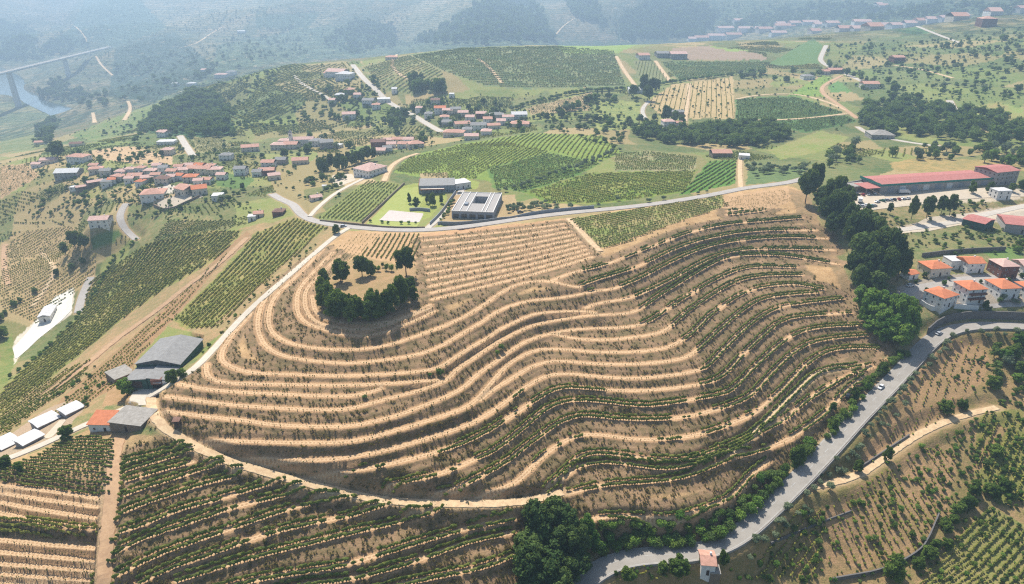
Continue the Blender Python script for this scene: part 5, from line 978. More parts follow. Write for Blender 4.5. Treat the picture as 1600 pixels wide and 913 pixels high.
def corners(A, B, C=None, d=None):
    """ground corners front-left, front-right (and back-right or a depth) -> centre, turn, width, depth"""
    a, b_ = ray(*A)[0], ray(*B)[0]; x = (b_-a)[:2]; w = np.linalg.norm(x); x /= w; n = np.array([-x[1], x[0]])
    if C is not None: d = abs(float(((ray(*C)[0]-b_)[:2])@n))
    cc = (a[:2]+b_[:2])/2+n*d/2
    return cc, math.atan2(x[1], x[0]), float(w), float(d)
def hall(name, label, A, B, C=None, d=None, h=4, **kw):
    cc, rot, w, dd = corners(A, B, C, d); return building(name, label, cc, rot, w, dd, h, **kw)
def at_px(name, label, u, v, wp, d, h, rot, **kw):
    p = ray(u, v)[0]; w = wp*depth_of(*p)/FPX; q = p[:2]+np.array([p[0], p[1]])/np.hypot(p[0], p[1])*d*.4
    return building(name, label, q, math.radians(rot), w, d, h, **kw)
def box_on(e, name, m, x0, x1, y0, y1, z0, z1): return obj(name, boxm(x0, x1, y0, y1, z0, z1, name), MATS[m], e)
# --- the dark green warehouse
a_, b2_, c2_ = ray(219, 592)[0][:2], ray(265, 597)[0][:2], ray(318, 540)[0][:2]; n = c2_-b2_; d = float(np.linalg.norm(n)); n = n/d; x_ = np.array([n[1], -n[0]]); w = float((b2_-a_)@x_); rot = math.atan2(x_[1], x_[0]); cc = b2_-x_*w/2+n*d/2
cb = cc+n*d*.16; e = building('warehouse', 'large dark green warehouse with grey pitched roof beside the white road', cb, rot, w, d*.68, 5.4, roof='roof_grey', wall='wall_green', pitch=.22, ridge='y', wins=False, chimney=False, door=False, cat='warehouse')
z0 = 0; y0 = -d*.34; y1 = -d*.66
for x0, x1, hh in ((-w/2+.3, -.2, 4.4), (.2, w/2-.3, 4.9)):
    V = [(x0, y1, -1.5), (x1, y1, -1.5), (x1, y0, -1.5), (x0, y0, -1.5), (x0, y1, hh-.9), (x1, y1, hh), (x1, y0, hh), (x0, y0, hh-.9)] if x0 < 0 else [(x0, y1, -1.5), (x1, y1, -1.5), (x1, y0, -1.5), (x0, y0, -1.5), (x0, y1, hh), (x1, y1, hh-.9), (x1, y0, hh-.9), (x0, y0, hh)]
    obj('front_wall', mesh_from('front_wall', V, [(0, 1, 5, 4), (1, 2, 6, 5), (3, 0, 4, 7)]), MATS['wall_green'], e)
    V2 = [(x+(.3 if i in (1, 2) else -.3), y+(-.4 if i in (0, 1) else .05), z+.06+dz) for dz in (0, .15) for i, (x, y, z) in enumerate(V[4:])]
    obj('front_roof', mesh_from('front_roof', V2, [(3, 2, 1, 0), (4, 5, 6, 7), (0, 1, 5, 4), (1, 2, 6, 5), (2, 3, 7, 6), (3, 0, 4, 7)]), MATS['roof_grey'], e)
box_on(e, 'shutter_door', 'door_dark', -w*.38, -w*.12, y1-.08, y1+.05, -.2, 3.2); box_on(e, 'shutter_door', 'door_dark', w*.1, w*.36, y1-.08, y1+.05, -.2, 3.0); box_on(e, 'canopy', 'shutter_white', w*.14, w*.34, y1-1.2, y1-.02, 3.1, 3.3)
kw0 = dict(wins=False, chimney=False, door=False)
hall('stone_shed', 'low roofless stone shed beside the round light green tree', (168,597), (181,600), (203,580), h=2.4, roof='roof_sheet', wall='wall_stone', kind='flat', cat='shed', **kw0)
for k, (A, B, C, lab) in enumerate([((94,651),(105,653),(117,635),'white long shed farthest from the bottom left corner'), ((50,670),(61,672),(75,651),'white long shed second nearest the vine slope with a dark drum beside it'), ((25,698),(38,700),(51,681),'white long shed beside the concrete road edge'), ((-9,703),(4,705),(16,688),'white long shed cut by the left picture edge')]):
    hall('farm_shed', lab, A, B, C, h=2.1, roof='roof_white', wall='wall_grey', kind='gable', pitch=.1, ridge='y', cat='shed', group='white sheds by the concrete road', **kw0)
hall('farmhouse', 'small white farmhouse with bright orange roof beside the concrete road', (141,676), (173,674), d=7, h=3.6, roof='roof_orange', kind='shed', pitch=.2, near=True, chimney=False)
hall('stone_barn', 'grey stone barn with patched sheet roof adjoining the orange-roofed farmhouse', (175,676), (221,672), d=10, h=3.4, roof='roof_sheet', wall='wall_stone', kind='shed', pitch=.05, cat='barn', wins=False, chimney=False)
e = hall('valley_house', 'grey-roofed white house on the white yard at the left', (62,506), (80,502), (92,482), h=3.6, roof='roof_white', kind='gable', ridge='y', near=False, chimney=False)
at_px('field_hut', 'small dark hut on the bare terrace beside the dirt track', 279, 668, 8, 2, 2.4, 5, roof='roof_brown', wall='timber', kind='shed', pitch=.1, wins=False, chimney=False, cat='hut')
# --- the long red-roofed warehouse on the right
cc, rot, w, d = corners((1374,303), (1549,289), d=22); e = building('long_warehouse', 'long warehouse with pale red roof and teal fascia above the yard', cc, rot, w, d, 5.2, roof='roof_red', wall='wall_grey', kind='gable', pitch=.12, wins=False, chimney=False, door=False, cat='warehouse')
box_on(e, 'fascia', 'fascia_teal', -w/2-.5, w/2+.5, -d/2-.62, -d/2-.5, 4.5, 5.9); box_on(e, 'end_fascia', 'fascia_teal', -w/2-.62, -w/2-.5, -d/2-.5, d/2+.5, 4.5, 6.2)
for k in range(9): x = -w/2+w*(k+.9)/9.6; box_on(e, 'shutter_door', 'shutter_white' if k % 2 else 'wall_concrete', x-2.6, x+2.2, -d/2-.08, -d/2+.05, -.3, 3.6)
box_on(e, 'loading_canopy', 'roof_red', -w/2-12, -w/2-.7, -d/2-1, d*.1, 3.4, 3.7)
for x in (-w/2-11.5, -w/2-6): 
    for y in (-d/2-.8, d*.06): box_on(e, 'post', 'wall_grey', x-.15, x+.15, y-.15, y+.15, -1.5, 3.4)
hall('office_block', 'three-storey grey office block with red roof at the end of the long warehouse', (1552,291), (1587,288), d=18, h=9.5, roof='roof_red', wall='wall_grey', kind='gable', pitch=.16, cat='building', chimney=False, storeys=3)
hall('gate_house', 'small white two-storey house in front of the red-roofed office block', (1556,313), (1578,312), d=8, h=5.6, roof='roof_white', kind='flat', storeys=2)
hall('green_shed', 'dark green and white shed with red roof on the dusty lot', (1502,352), (1535,363), (1556,357), h=4.6, roof='roof_red', wall='wall_green', kind='gable', pitch=.15, cat='shed', wins=False, chimney=False)
hall('red_hall', 'red-roofed hall at the right picture edge', (1568,362), (1612,372), d=20, h=5, roof='roof_red', wall='wall_grey', kind='gable', pitch=.15, cat='hall', wins=False, chimney=False); hall('yard_shed', 'open grey shed behind the yard vehicles', (1334,300), (1358,298), d=9, h=3.4, roof='roof_sheet', wall='wall_stone', kind='flat', cat='shed', **kw0)
# --- winery
cc, rot, w, d = corners((706,341), (771,343), (788,313)); e = bpy.data.objects.new('winery_pavilion', None); COL.objects.link(e); zt = float(np.median(ground(*(cc[:, None]+np.random.default_rng(1).uniform(-6, 6, (2, 30)))))); e.location = (cc[0], cc[1], zt); e.rotation_euler = (0, 0, rot)
tag(e, 'square flat-roofed grey winery with a sunken courtyard beside the road', 'winery'); hh = 4.6; a, b_ = w/2, d/2; cx0, cx1, cy0, cy1 = -w*.12, w*.2, -d*.08, d*.3
V = [(-a, -b_, -2), (a, -b_, -2), (a, b_, -2), (-a, b_, -2)]; V += [(x, y, hh) for x, y, z in V]; obj('wall', mesh_from('wall', V, [(0, 1, 5, 4), (1, 2, 6, 5), (2, 3, 7, 6), (3, 0, 4, 7)]), MATS['wall_concrete'], e)
for x0, x1, y0, y1 in ((-a, cx0, -b_, b_), (cx1, a, -b_, b_), (cx0, cx1, -b_, cy0), (cx0, cx1, cy1, b_)): box_on(e, 'roof_slab', 'wall_grey', x0, x1, y0, y1, hh, hh+.35)
for x0, x1, y0, y1 in ((cx0-.25, cx0-.01, cy0, cy1), (cx1+.01, cx1+.25, cy0, cy1), (cx0, cx1, cy0-.25, cy0-.01), (cx0, cx1, cy1+.01, cy1+.25)): box_on(e, 'courtyard_wall', 'wall_concrete', x0, x1, y0, y1, -1, hh-.01)
for x in (-a+.2, -a*.62, cx0-.6, cx1+.6, a*.62, a-.2): box_on(e, 'roof_rib', 'wall_white', x-.2, x+.2, -b_-.2, b_+.2, hh+.36, hh+.9)
for y in (-b_+.2, b_-.2): box_on(e, 'parapet', 'wall_white', -a-.2, a+.2, y-.18, y+.18, hh+.37, hh+.75)
box_on(e, 'courtyard_floor', 'wall_cream', cx0, cx1, cy0, cy1, -.2, .25); box_on(e, 'roof_plant', 'wall_concrete', -w*.28, -w*.2, -d*.2, -d*.1, hh+.36, hh+1.5)
for k in range(5): x = -a+w*(k+.5)/5; box_on(e, 'window', 'glass', x-2.0, x+2.0, -b_-.06, -b_+.05, .4, 3.2)
e = hall('winery_house', 'grey flat-roofed winery house with terracotta end wall above the lawn', (655,303), (711,300), d=20, h=5.2, roof='roof_grey', wall='wall_concrete', kind='flat', cat='winery', chimney=False, door=False); 
cc, rot, w, d = corners((655,303), (711,300), d=20); box_on(e, 'end_wall', 'wall_terracotta', -w/2-.3, -w/2-.02, -d/2, d/2, -1, 6); box_on(e, 'porch_roof', 'wall_cream', -w*.45, w*.2, -d/2-4, -d/2-.03, 3.6, 3.9); box_on(e, 'porch_beam', 'wall_terracotta', -w*.47, w*.22, -d/2-4.2, -d/2-3.9, 3.4, 4.2)
for x in (-w*.42, -w*.12, w*.17): box_on(e, 'porch_post', 'wall_grey', x-.15, x+.15, -d/2-3.9, -d/2-3.6, -1, 3.5)
hall('winery_annex', 'white annex behind the grey winery house', (712,297), (736,293), d=12, h=4, roof='roof_white', kind='flat', chimney=False)
hall('white_villa', 'two-storey white villa with pink hipped roof above the young vineyard', (553,277), (577,279), (585,267), h=6.4, roof='roof_pink', kind='hip', near=False, storeys=2)
at_px('roadside_house', 'small terracotta-roofed house left of the young vineyard', 494, 314, 17, 7, 3, 30, roof='roof_pink', wall='wall_cream'); at_px('white_hut', 'tiny white hut behind the small terracotta-roofed house', 508, 297, 6, 3, 3.4, 0, roof='roof_white', chimney=False, cat='hut')
# --- the houses on the right
RH = dict(near=True)
at_px('terrace_house', 'white orange-roofed house with a low annex nearest the pale green grove', 1464, 482, 34, 11, 5.8, 25, roof='roof_orange', kind='hip', storeys=2, **RH)
e = at_px('balcony_house', 'orange-roofed house with brown balconies above a white garden wall', 1508, 474, 31, 11, 7.8, 8, roof='roof_orange', kind='hip', storeys=3, **RH); box_on(e, 'balcony', 'wall_brown', -4.6, 4.6, -7.0, -5.55, 2.4, 3.3); box_on(e, 'balcony', 'wall_brown', -4.6, 4.6, -7.0, -5.55, 5.0, 5.9)
at_px('square_house', 'square white house with hipped orange roof near the right edge', 1560, 465, 32, 12, 5.6, 6, roof='roof_orange', kind='hip', storeys=2, **RH); at_px('edge_house', 'white orange-roofed house cut by the right picture edge', 1606, 470, 30, 12, 6.4, 5, roof='roof_orange', kind='hip', storeys=2, **RH)
at_px('upper_house', 'grey-walled house with pale orange roof behind the lane, leftmost of the upper row', 1456, 431, 34, 11, 4.6, 8, roof='roof_orange', wall='wall_cream', kind='hip', **RH); at_px('twin_roof_house', 'white house with paired orange roofs in the upper row', 1512, 425, 28, 10, 5.6, 4, roof='roof_orange', kind='gable', storeys=2, **RH); at_px('pink_roof_house', 'brown-walled house with pinkish roof in the upper row', 1562, 433, 27, 11, 7.0, 4, roof='roof_pink', wall='wall_brown', kind='hip', storeys=2, **RH); at_px('upper_edge_house', 'pink-roofed house at the right end of the upper row', 1596, 428, 24, 10, 5.4, 4, roof='roof_pink', kind='gable', **RH)
at_px('garage', 'low orange-roofed garage beside the parked cars', 1419, 436, 19, 6, 2.8, 20, roof='roof_orange', chimney=False, cat='garage', **RH); at_px('terrace_block', 'flat white terrace block between two upper houses', 1486, 420, 20, 8, 4.6, 4, roof='roof_white', kind='flat', **RH)
at_px('valley_cottage', 'white cottage with terracotta roof below the valley road', 1101, 900, 21, 6.5, 4.6, -6, roof='roof_terracotta', kind='gable', **RH); at_px('cottage_shed', 'low grey shed beside the valley cottage', 1113, 912, 15, 4, 2.6, -6, roof='roof_sheet', wall='wall_stone', kind='flat', cat='shed', **kw0)
# --- villages: (u, v of the foot, width px, depth m, height m, turn, roof, wall)
VILL = [
 ('house', 'on the near edge of the left village', [(243,312,34,16,4.0,12,'terracotta','white'),(292,304,24,13,4.4,-30,'terracotta','cream'),(313,304,22,12,4.4,25,'orange','cream'),(342,314,16,9,4.0,10,'white','white'),(160,354,28,11,6.2,8,'pink','white'),(119,298,14,6,2.6,0,'white','white')]),
 ('house', 'in the lower row of the left village', [(170,292,16,10,4.6,15,'grey','white'),(188,283,20,9,4.4,-15,'terracotta','cream'),(214,282,22,10,4.2,5,'terracotta','cream'),(232,285,18,9,4.4,20,'pink','cream'),(258,288,22,10,5,-10,'brown','cream'),(300,285,20,10,5,5,'orange','cream'),(150,290,22,7,3,40,'pink','stone'),(131,297,20,6,2.8,40,'pink','stone'),(205,286,14,8,4.2,5,'pink','white'),(222,291,12,8,4.2,-10,'orange','white'),(246,281,14,8,4.6,10,'terracotta','white'),(270,284,14,8,4.6,0,'pink','white'),(284,282,12,8,4.6,-12,'orange','white'),(312,290,14,8,4.4,10,'pink','white'),(326,288,14,8,4.2,-5,'terracotta','white'),(178,288,12,8,4.2,10,'orange','white')]),
 ('house', 'in the upper row of the left village', [(110,278,34,15,5.4,8,'white','grey'),(238,275,18,9,5,0,'pink','cream'),(258,272,14,9,6,10,'grey','white'),(272,276,16,9,5,-5,'terracotta','cream'),(287,274,18,9,5.2,10,'pink','cream'),(305,272,18,10,5.4,-8,'terracotta','cream'),(322,273,20,10,5.6,0,'terracotta','cream'),(338,274,20,10,5.4,5,'pink','cream'),(192,276,16,9,4.8,0,'pink','cream'),(168,275,16,9,4.6,10,'grey','cream'),(152,271,20,9,4.2,20,'terracotta','cream'),(205,272,14,8,4.6,5,'pink','white'),(222,270,14,8,4.6,-5,'terracotta','white'),(248,266,14,8,4.6,5,'pink','white'),(282,268,14,8,4.8,0,'terracotta','white'),(297,266,14,8,4.8,8,'pink','white'),(314,266,14,8,4.8,-8,'orange','white'),(330,267,14,8,4.8,0,'terracotta','white'),(348,281,14,8,4.6,0,'pink','white')]),
 ('house', 'above the left village', [(126,255,30,13,7,-12,'terracotta','white'),(78,256,22,10,4.4,10,'pink','cream'),(60,262,14,8,4,0,'pink','white'),(121,229,18,9,4,10,'brown','cream'),(66,226,18,10,4,10,'terracotta','cream'),(258,214,16,12,6,-20,'pink','white'),(262,227,26,12,4,5,'white','white'),(264,243,16,10,6,0,'pink','cream'),(355,251,18,10,5.4,0,'grey','white'),(392,237,26,12,5,20,'terracotta','cream'),(378,274,18,10,6,0,'grey','white'),(150,265,14,8,4.4,0,'terracotta','cream')]),
 ('house', 'between the left village and the church', [(421,262,20,10,5,0,'terracotta','white'),(441,257,16,10,4.6,0,'grey','grey'),(470,257,24,11,4.2,10,'terracotta','cream'),(418,274,24,10,4.6,10,'terracotta','brown'),(429,281,18,9,4,25,'pink','cream'),(404,276,14,9,4.4,0,'grey','white'),(405,340,14,7,3,15,'terracotta','cream'),(437,337,16,8,3,0,'brown','brown'),(395,345,12,6,3,10,'white','white')]),
 ('house', 'round the church', [(438,234,24,12,5.4,0,'pink','cream'),(456,233,22,12,5.4,0,'terracotta','cream'),(446,226,18,10,4.4,0,'pink','cream'),(511,234,20,12,8,20,'grey','grey'),(497,229,22,12,6,-15,'grey','white'),(527,232,16,8,3.6,-20,'white','white')]),
 ('house', 'on the green rise right of the church', [(592,232,22,12,7,5,'brown','brown'),(607,226,14,9,5,0,'pink','cream'),(622,225,16,10,5,0,'terracotta','cream'),(639,226,16,10,5.4,0,'pink','white'),(650,232,24,12,5,15,'terracotta','cream'),(594,241,20,10,4,-5,'pink','cream'),(612,232,14,10,4.6,8,'pink','white'),(630,232,14,10,4.6,-8,'terracotta','white'),(606,238,14,9,4.4,5,'grey','white')]),
 ('house', 'in the middle village', [(546,187,20,13,6,10,'pink','white'),(532,155,14,11,5,0,'white','white'),(546,147,16,12,5,10,'terracotta','cream'),(577,166,18,13,6.4,-5,'grey','white'),(600,160,20,12,4,10,'white','white'),(617,146,8,9,5,0,'white','white'),(681,164,14,11,5.4,0,'brown','cream'),(688,178,18,12,6.4,5,'orange','white'),(700,180,16,11,5.4,0,'pink','cream'),(712,178,16,11,5.4,8,'grey','cream'),(724,183,16,11,5,0,'pink','cream'),(702,197,22,12,4.4,0,'grey','grey'),(722,200,24,12,4.6,15,'terracotta','cream'),(748,204,24,13,6,0,'grey','white'),(771,202,20,10,4.4,10,'terracotta','cream'),(752,185,16,11,5.4,0,'pink','brown'),(776,187,22,12,5.4,5,'grey','cream'),(794,189,18,10,4.6,0,'pink','white'),(710,214,32,13,4.8,-8,'terracotta','cream'),(737,219,22,11,4.4,0,'pink','cream'),(706,153,8,9,4,0,'white','white'),(695,190,14,11,5,5,'terracotta','white'),(735,190,14,11,5,-5,'pink','white'),(762,193,14,11,5,5,'terracotta','white'),(783,196,14,11,5,0,'pink','white'),(730,209,14,11,4.8,5,'grey','white'),(760,212,16,11,4.8,-5,'pink','white'),(670,185,12,11,5,0,'grey','white'),(655,176,10,10,5,0,'pink','white'),(560,155,12,11,5,0,'pink','white'),(588,171,12,11,5,5,'terracotta','white'),(520,163,10,11,5,0,'pink','white')]),
 ('farmhouse', 'on the far plateau', [(1004,93,18,18,6,10,'terracotta','white'),(1034,90,20,18,6,5,'grey','grey'),(1058,92,26,20,7,5,'pink','grey'),(993,146,24,14,4.6,-5,'white','white'),(1056,181,22,10,4,0,'grey','stone'),(1043,199,18,12,6,5,'pink','white'),(811,186,24,14,5,5,'white','white'),(812,199,30,14,4,-5,'terracotta','cream'),(1125,247,30,12,4.8,0,'terracotta','stone'),(1162,250,16,9,3.6,-15,'white','white'),(1400,98,18,16,7,5,'terracotta','brown'),(1357,139,24,16,6,-5,'terracotta','cream'),(1373,217,34,20,4.2,-8,'sheet','grey'),(1303,115,24,14,5,5,'terracotta','stone'),(1288,117,12,12,5,0,'terracotta','cream'),(1261,125,18,14,5,0,'grey','white'),(1060,198,10,8,4,0,'terracotta','cream'),(612,93,18,14,4,0,'terracotta','cream'),(1539,42,22,26,14,-5,'terracotta','brown')]),
 ('ridge_winery', 'on the ridge left of the pale road', [(528,121,30,22,8,-15,'pink','white'),(540,126,24,18,9,-15,'white','white'),(516,121,14,16,6,-10,'terracotta','wall')]),
 ('farmhouse', 'on the far left ridge', [(300,135,12,16,7,0,'white','white'),(346,122,18,18,8,5,'pink','white'),(362,118,14,18,9,0,'grey','white'),(323,113,14,18,6,0,'pink','white'),(378,52,12,20,6,0,'white','white'),(275,135,8,14,6,0,'white','white')]),
]
TOWN = [(1095,64,22),(1118,62,26),(1145,60,24),(1132,50,26),(1168,50,30),(1195,50,26),(1215,56,24),(1225,45,30),(1245,40,28),(1265,39,26),(1278,42,14),(1298,41,22),(1318,50,22),(1340,49,24),(1362,48,24),(1345,40,26),(1375,45,26),(1400,45,26),(1420,42,20),(1438,38,20),(1456,36,22),(1475,34,22),(1494,33,24),(1503,30,14),(1080,66,12),(1152,38,14),(1218,42,14),(1378,14,14),(1372,12,10),(1550,25,18),(1592,20,14),(1272,53,16)]
ADJ = {'terracotta': 'terracotta-roofed', 'orange': 'orange-roofed', 'pink': 'pink-roofed', 'white': 'flat-topped', 'grey': 'grey-roofed', 'brown': 'brown-roofed', 'sheet': 'sheet-roofed'}
for nm, place, lst in VILL:
    cnt = {}
    for t in lst: cnt.setdefault((t[6], t[7]), []).append(t[0])
    for (u, v, wp, d, h, rot, rf, wl) in lst:
        us = sorted(cnt[(rf, wl)]); wl2 = wl if 'wall_'+wl in MATS else 'white'
        lab = '%s %s-walled %s %s' % (ADJ[rf], wl2, nm.replace('_', ' '), place)
        if len(us) > 1: lab += ', %s from left' % ordinal(us.index(u))
        at_px(nm, lab, u, v, wp, d, h, rot, roof='roof_'+rf, wall='wall_'+wl2, kind='flat' if rf == 'white' and h < 4.1 else ('hip' if (u*7+v) % 3 == 0 else 'gable'), group='houses '+place, storeys=2 if h > 4.9 else 1, cat='house')
for k, (u, v, wp) in enumerate(sorted(TOWN)):
    at_px('town_building', 'pale town building with terracotta roof, %s from left along the far town' % ordinal(k), u, v, wp, 34, 10, [0, 6, -6, 10][k % 4], roof=['roof_pink', 'roof_terracotta', 'roof_pink'][k % 3], wall=['wall_white', 'wall_cream', 'wall_white'][k % 3], kind='gable', pitch=.42, group='buildings of the far town', storeys=3, chimney=False, door=False, cat='building')
p = ray(466, 229)[0]; e = building('church', 'white church with bell tower and pink roof', p[:2]+np.array([4., 8.]), .1, 22, 10, 7, roof='roof_pink', kind='gable', pitch=.4, cat='church', storeys=1)
tw = box_on(e, 'bell_tower', 'wall_white', -14.5, -11.05, -3.5, .2, -1.5, 14); obj('spire', mesh_from('spire', [(-14.7, -3.7, 14.02), (-10.85, -3.7, 14.02), (-10.85, .4, 14.02), (-14.7, .4, 14.02), (-12.8, -1.65, 18)], [(0, 1, 4), (1, 2, 4), (2, 3, 4), (3, 0, 4), (3, 2, 1, 0)]), MATS['wall_grey'], tw); box_on(tw, 'belfry_opening', 'glass', -13.4, -12.2, -3.58, -3.4, 10.5, 12.8)
# --- yards and courts: sheets laid on the ground
def sheet(name, label, poly, mat, lift=.14, step=2.2):
    """a paved or mown area draped over the ground"""
    P = ray(*np.array(poly, float).T)[:, :2]; P = dens(np.vstack([P, P[:1]]), step)[:-1]; bm = bmesh.new(); f = bm.faces.new([bm.verts.new((x, y, 0)) for x, y in P])
    bmesh.ops.triangulate(bm, faces=[f]); bmesh.ops.subdivide_edges(bm, edges=[e_ for e_ in bm.edges if e_.calc_length() > step*1.6], cuts=4, use_grid_fill=True); bmesh.ops.triangulate(bm, faces=bm.faces[:])
    for v in bm.verts: v.co.z = float(ground(v.co.x, v.co.y))+lift
    bmesh.ops.recalc_face_normals(bm, faces=bm.faces[:])
    me = bpy.data.meshes.new(name); bm.to_mesh(me); bm.free()
    if sum(p.normal.z for p in me.polygons) < 0: me.flip_normals()
    return tag(obj(name, me, MATS[mat]), label, kind='structure')
plain('lawn', '8a9446', .12, .3, fine=3, hex2='9a9c52'); plain('paving', 'c2b6ac', .06, .4, fine=2.5); plain('gravel', 'c4b49c', .08, .3, fine=3); plain('chalk', 'dcd4c4', .05, .25, fine=2)
sheet('concrete_yard', 'pale concrete yard in front of the green warehouse', [(200,630),(222,598),(246,603),(262,604),(244,620),(230,634),(214,636)], 'concrete_white'); sheet('winery_lawn', 'bright green lawn of the winery', [(572,350),(620,296),(655,292),(664,308),(655,325),(664,334),(650,356),(610,355)], 'lawn', .1); sheet('paved_court', 'pale paved court on the winery lawn', [(592,345),(608,329),(662,334),(655,348)], 'paving', .22); sheet('warehouse_yard', 'wide dusty yard before the long red-roofed warehouse', [(1318,322),(1320,303),(1372,306),(1460,300),(1548,293),(1600,296),(1600,308),(1500,312),(1420,322),(1350,330)], 'gravel', .2, 3.5); sheet('chalk_yard', 'bright white yard at the left', [(86,464),(114,452),(112,485),(60,530),(24,562),(20,545),(62,495)], 'chalk', .2, 3); sheet('house_street', 'grey street between the houses on the right', [(1405,462),(1420,446),(1440,444),(1490,434),(1600,432),(1600,438),(1530,444),(1450,452),(1438,470),(1420,472)], 'asphalt_pale', .12); sheet('lower_street', 'grey terrace street before the lower houses', [(1480,470),(1530,478),(1600,472),(1600,480),(1530,484)], 'asphalt_pale', .12); sheet('villa_forecourt', 'tan forecourt beside the white villa', [(520,274),(550,272),(556,282),(530,292),(516,284)], 'gravel', .12); sheet('shed_lot', 'grey lot between the white sheds', [(66,686),(95,655),(104,656),(82,684)], 'gravel', .12)
sheet('dusty_lot', 'grey dusty lot below the warehouse bank', [(1395,366),(1450,340),(1500,335),(1600,322),(1600,340),(1500,352),(1450,362)], 'gravel', .16, 3); sheet('village_plaza', 'pale forecourt among the left village houses', [(240,296),(262,288),(278,292),(276,302),(255,305)], 'concrete_white', .2); sheet('village_terrace', 'sandy terrace below the left village', [(242,318),(280,305),(310,300),(318,308),(262,330)], 'gravel', .14)
# --- walls
plain('wall_dark', '6e6a66', .1, .5, bump=.2)
def wall_along(name, label, pts, h, th, mat, cat='wall', sink=1.0):
    mat = 'wall_dark' if mat == 'wall_stone' and 'terrace' in name else mat
    q = smooth_line(pts, 1); q = dens(ray(q[:, 0], q[:, 1]), 3.0); q[:, 2] = ground(q[:, 0], q[:, 1])
    for _ in range(3): q[1:-1, 2] = (q[:-2, 2]+q[1:-1, 2]*2+q[2:, 2])/4
    V, F = strip(q, [(-th/2, -sink), (-th/2, h), (th/2, h), (th/2, -sink)], 0); n = len(q); F += [(0, 1, 2, 3), ((n-1)*4+3, (n-1)*4+2, (n-1)*4+1, (n-1)*4)]
    return tag(obj(name, mesh_from(name, V, F), MATS[mat]), label, cat)
wall_along('boundary_wall', 'long grey wall curving along the road below the winery', [(684,352),(720,352),(770,347),(830,336),(880,330),(928,326)], 2.2, .4, 'wall_concrete'); wall_along('boundary_wall', 'straight grey wall climbing between winery lawn and pavilion', [(672,352),(690,334),(712,302)], 2.2, .4, 'wall_concrete'); wall_along('hedge_wall', 'dark stone wall between young vineyard and winery lawn', [(566,350),(600,318),(632,288)], 1.6, .5, 'wall_stone'); wall_along('boundary_wall', 'low stone wall in front of the winery lawn', [(500,346),(560,352),(610,357),(664,357)], 1.2, .4, 'wall_stone'); wall_along('pool_wall', 'blue-grey wall behind the paved winery court', [(640,330),(655,329),(672,331)], 2.2, .6, 'wall_concrete')
wall_along('retaining_wall', 'tall dark retaining wall above the road bend', [(1448,524),(1466,508),(1495,499),(1530,497),(1610,500)], 4.2, .6, 'wall_dark'); wall_along('garden_wall', 'tall white garden wall below the balcony house', [(1490,482),(1528,485)], 2.6, .4, 'wall_white'); wall_along('garden_wall', 'white garden wall beside the annex of the leftmost lower house', [(1438,474),(1455,488),(1484,482)], 2.2, .4, 'wall_white')
wall_along('terrace_wall', 'dark dry-stone wall at the foot of the brown orchard', [(1300,908),(1385,893),(1430,868),(1446,853),(1466,806)], 1.6, .5, 'wall_stone'); wall_along('terrace_wall', 'dry-stone wall between the roadside plots', [(1204,850),(1270,822),(1330,800)], .8, .4, 'wall_stone'); wall_along('terrace_wall', 'dry-stone wall along the pale orchard track', [(1340,735),(1380,708),(1420,682)], 1.2, .5, 'wall_stone'); wall_along('yard_wall', 'stone wall of the sandy village terrace', [(240,322),(262,332),(312,308)], 1.8, .5, 'wall_stone'); wall_along('yard_wall', 'long wall behind the warehouse yard', [(1310,296),(1340,290),(1368,286)], 4, .5, 'wall_grey')
wall_along('terrace_wall', 'dark wall line on the striped slope above the right houses', [(1440,402),(1500,395),(1570,392)], 2.6, .5, 'wall_dark')
q = RW[next(l for n_, m_, w_, l, p_ in ROADS if n_ == 'valley_road')]
V, F = strip(q, [(4.5, -.6), (4.5, .75), (4.75, .75), (4.75, -.9)], 0); n = len(q); F += [(0, 1, 2, 3), ((n-1)*4+3, (n-1)*4+2, (n-1)*4+1, (n-1)*4)]
tag(obj('road_parapet', mesh_from('road_parapet', V, F), MATS['wall_grey']), 'low grey parapet along the lower edge of the valley road', 'parapet')
# --- the far bridge
a, r = px_at_z(np.array([-140., 172.]), np.array([148., 73.]), np.array([-238., -262.])); A = np.array([np.sin(a[0])*r[0], np.cos(a[0])*r[0], CZ-238]); B = np.array([np.sin(a[1])*r[1], np.cos(a[1])*r[1], CZ-262]); dv = B-A; Ln = float(np.linalg.norm(dv[:2])); sl_ = float(dv[2]/Ln)
e = bpy.data.objects.new('bridge', None); COL.objects.link(e); e.location = tuple(A); e.rotation_euler = (0, 0, math.atan2(dv[1], dv[0])); tag(e, 'long straight concrete motorway bridge high above the river', 'bridge'); plain('bridge_concrete', 'd2cec6', .06, .05)
def slab(nm, y0, y1, z0, z1, m='bridge_concrete'):
    V = [(x, y, z+x*sl_) for x in (0, Ln) for y in (y0, y1) for z in (z0, z1)]; obj(nm, mesh_from(nm, V, [(0, 1, 3, 2), (4, 6, 7, 5), (0, 4, 5, 1), (2, 3, 7, 6), (0, 2, 6, 4), (1, 5, 7, 3)]), MATS[m], e)
slab('deck', -11, 11, -2.2, 0); slab('girder', -5, 5, -5, -2.25); slab('parapet', -11.4, -11.02, -2, 1.4); slab('parapet', 11.02, 11.4, -2, 1.4); slab('carriageway', -10, 10, .05, .12, 'asphalt')
u_, v_ = to_px(A[0]+dv[0]*np.linspace(0, 1, 400), A[1]+dv[1]*np.linspace(0, 1, 400), A[2]+dv[2]*np.linspace(0, 1, 400))
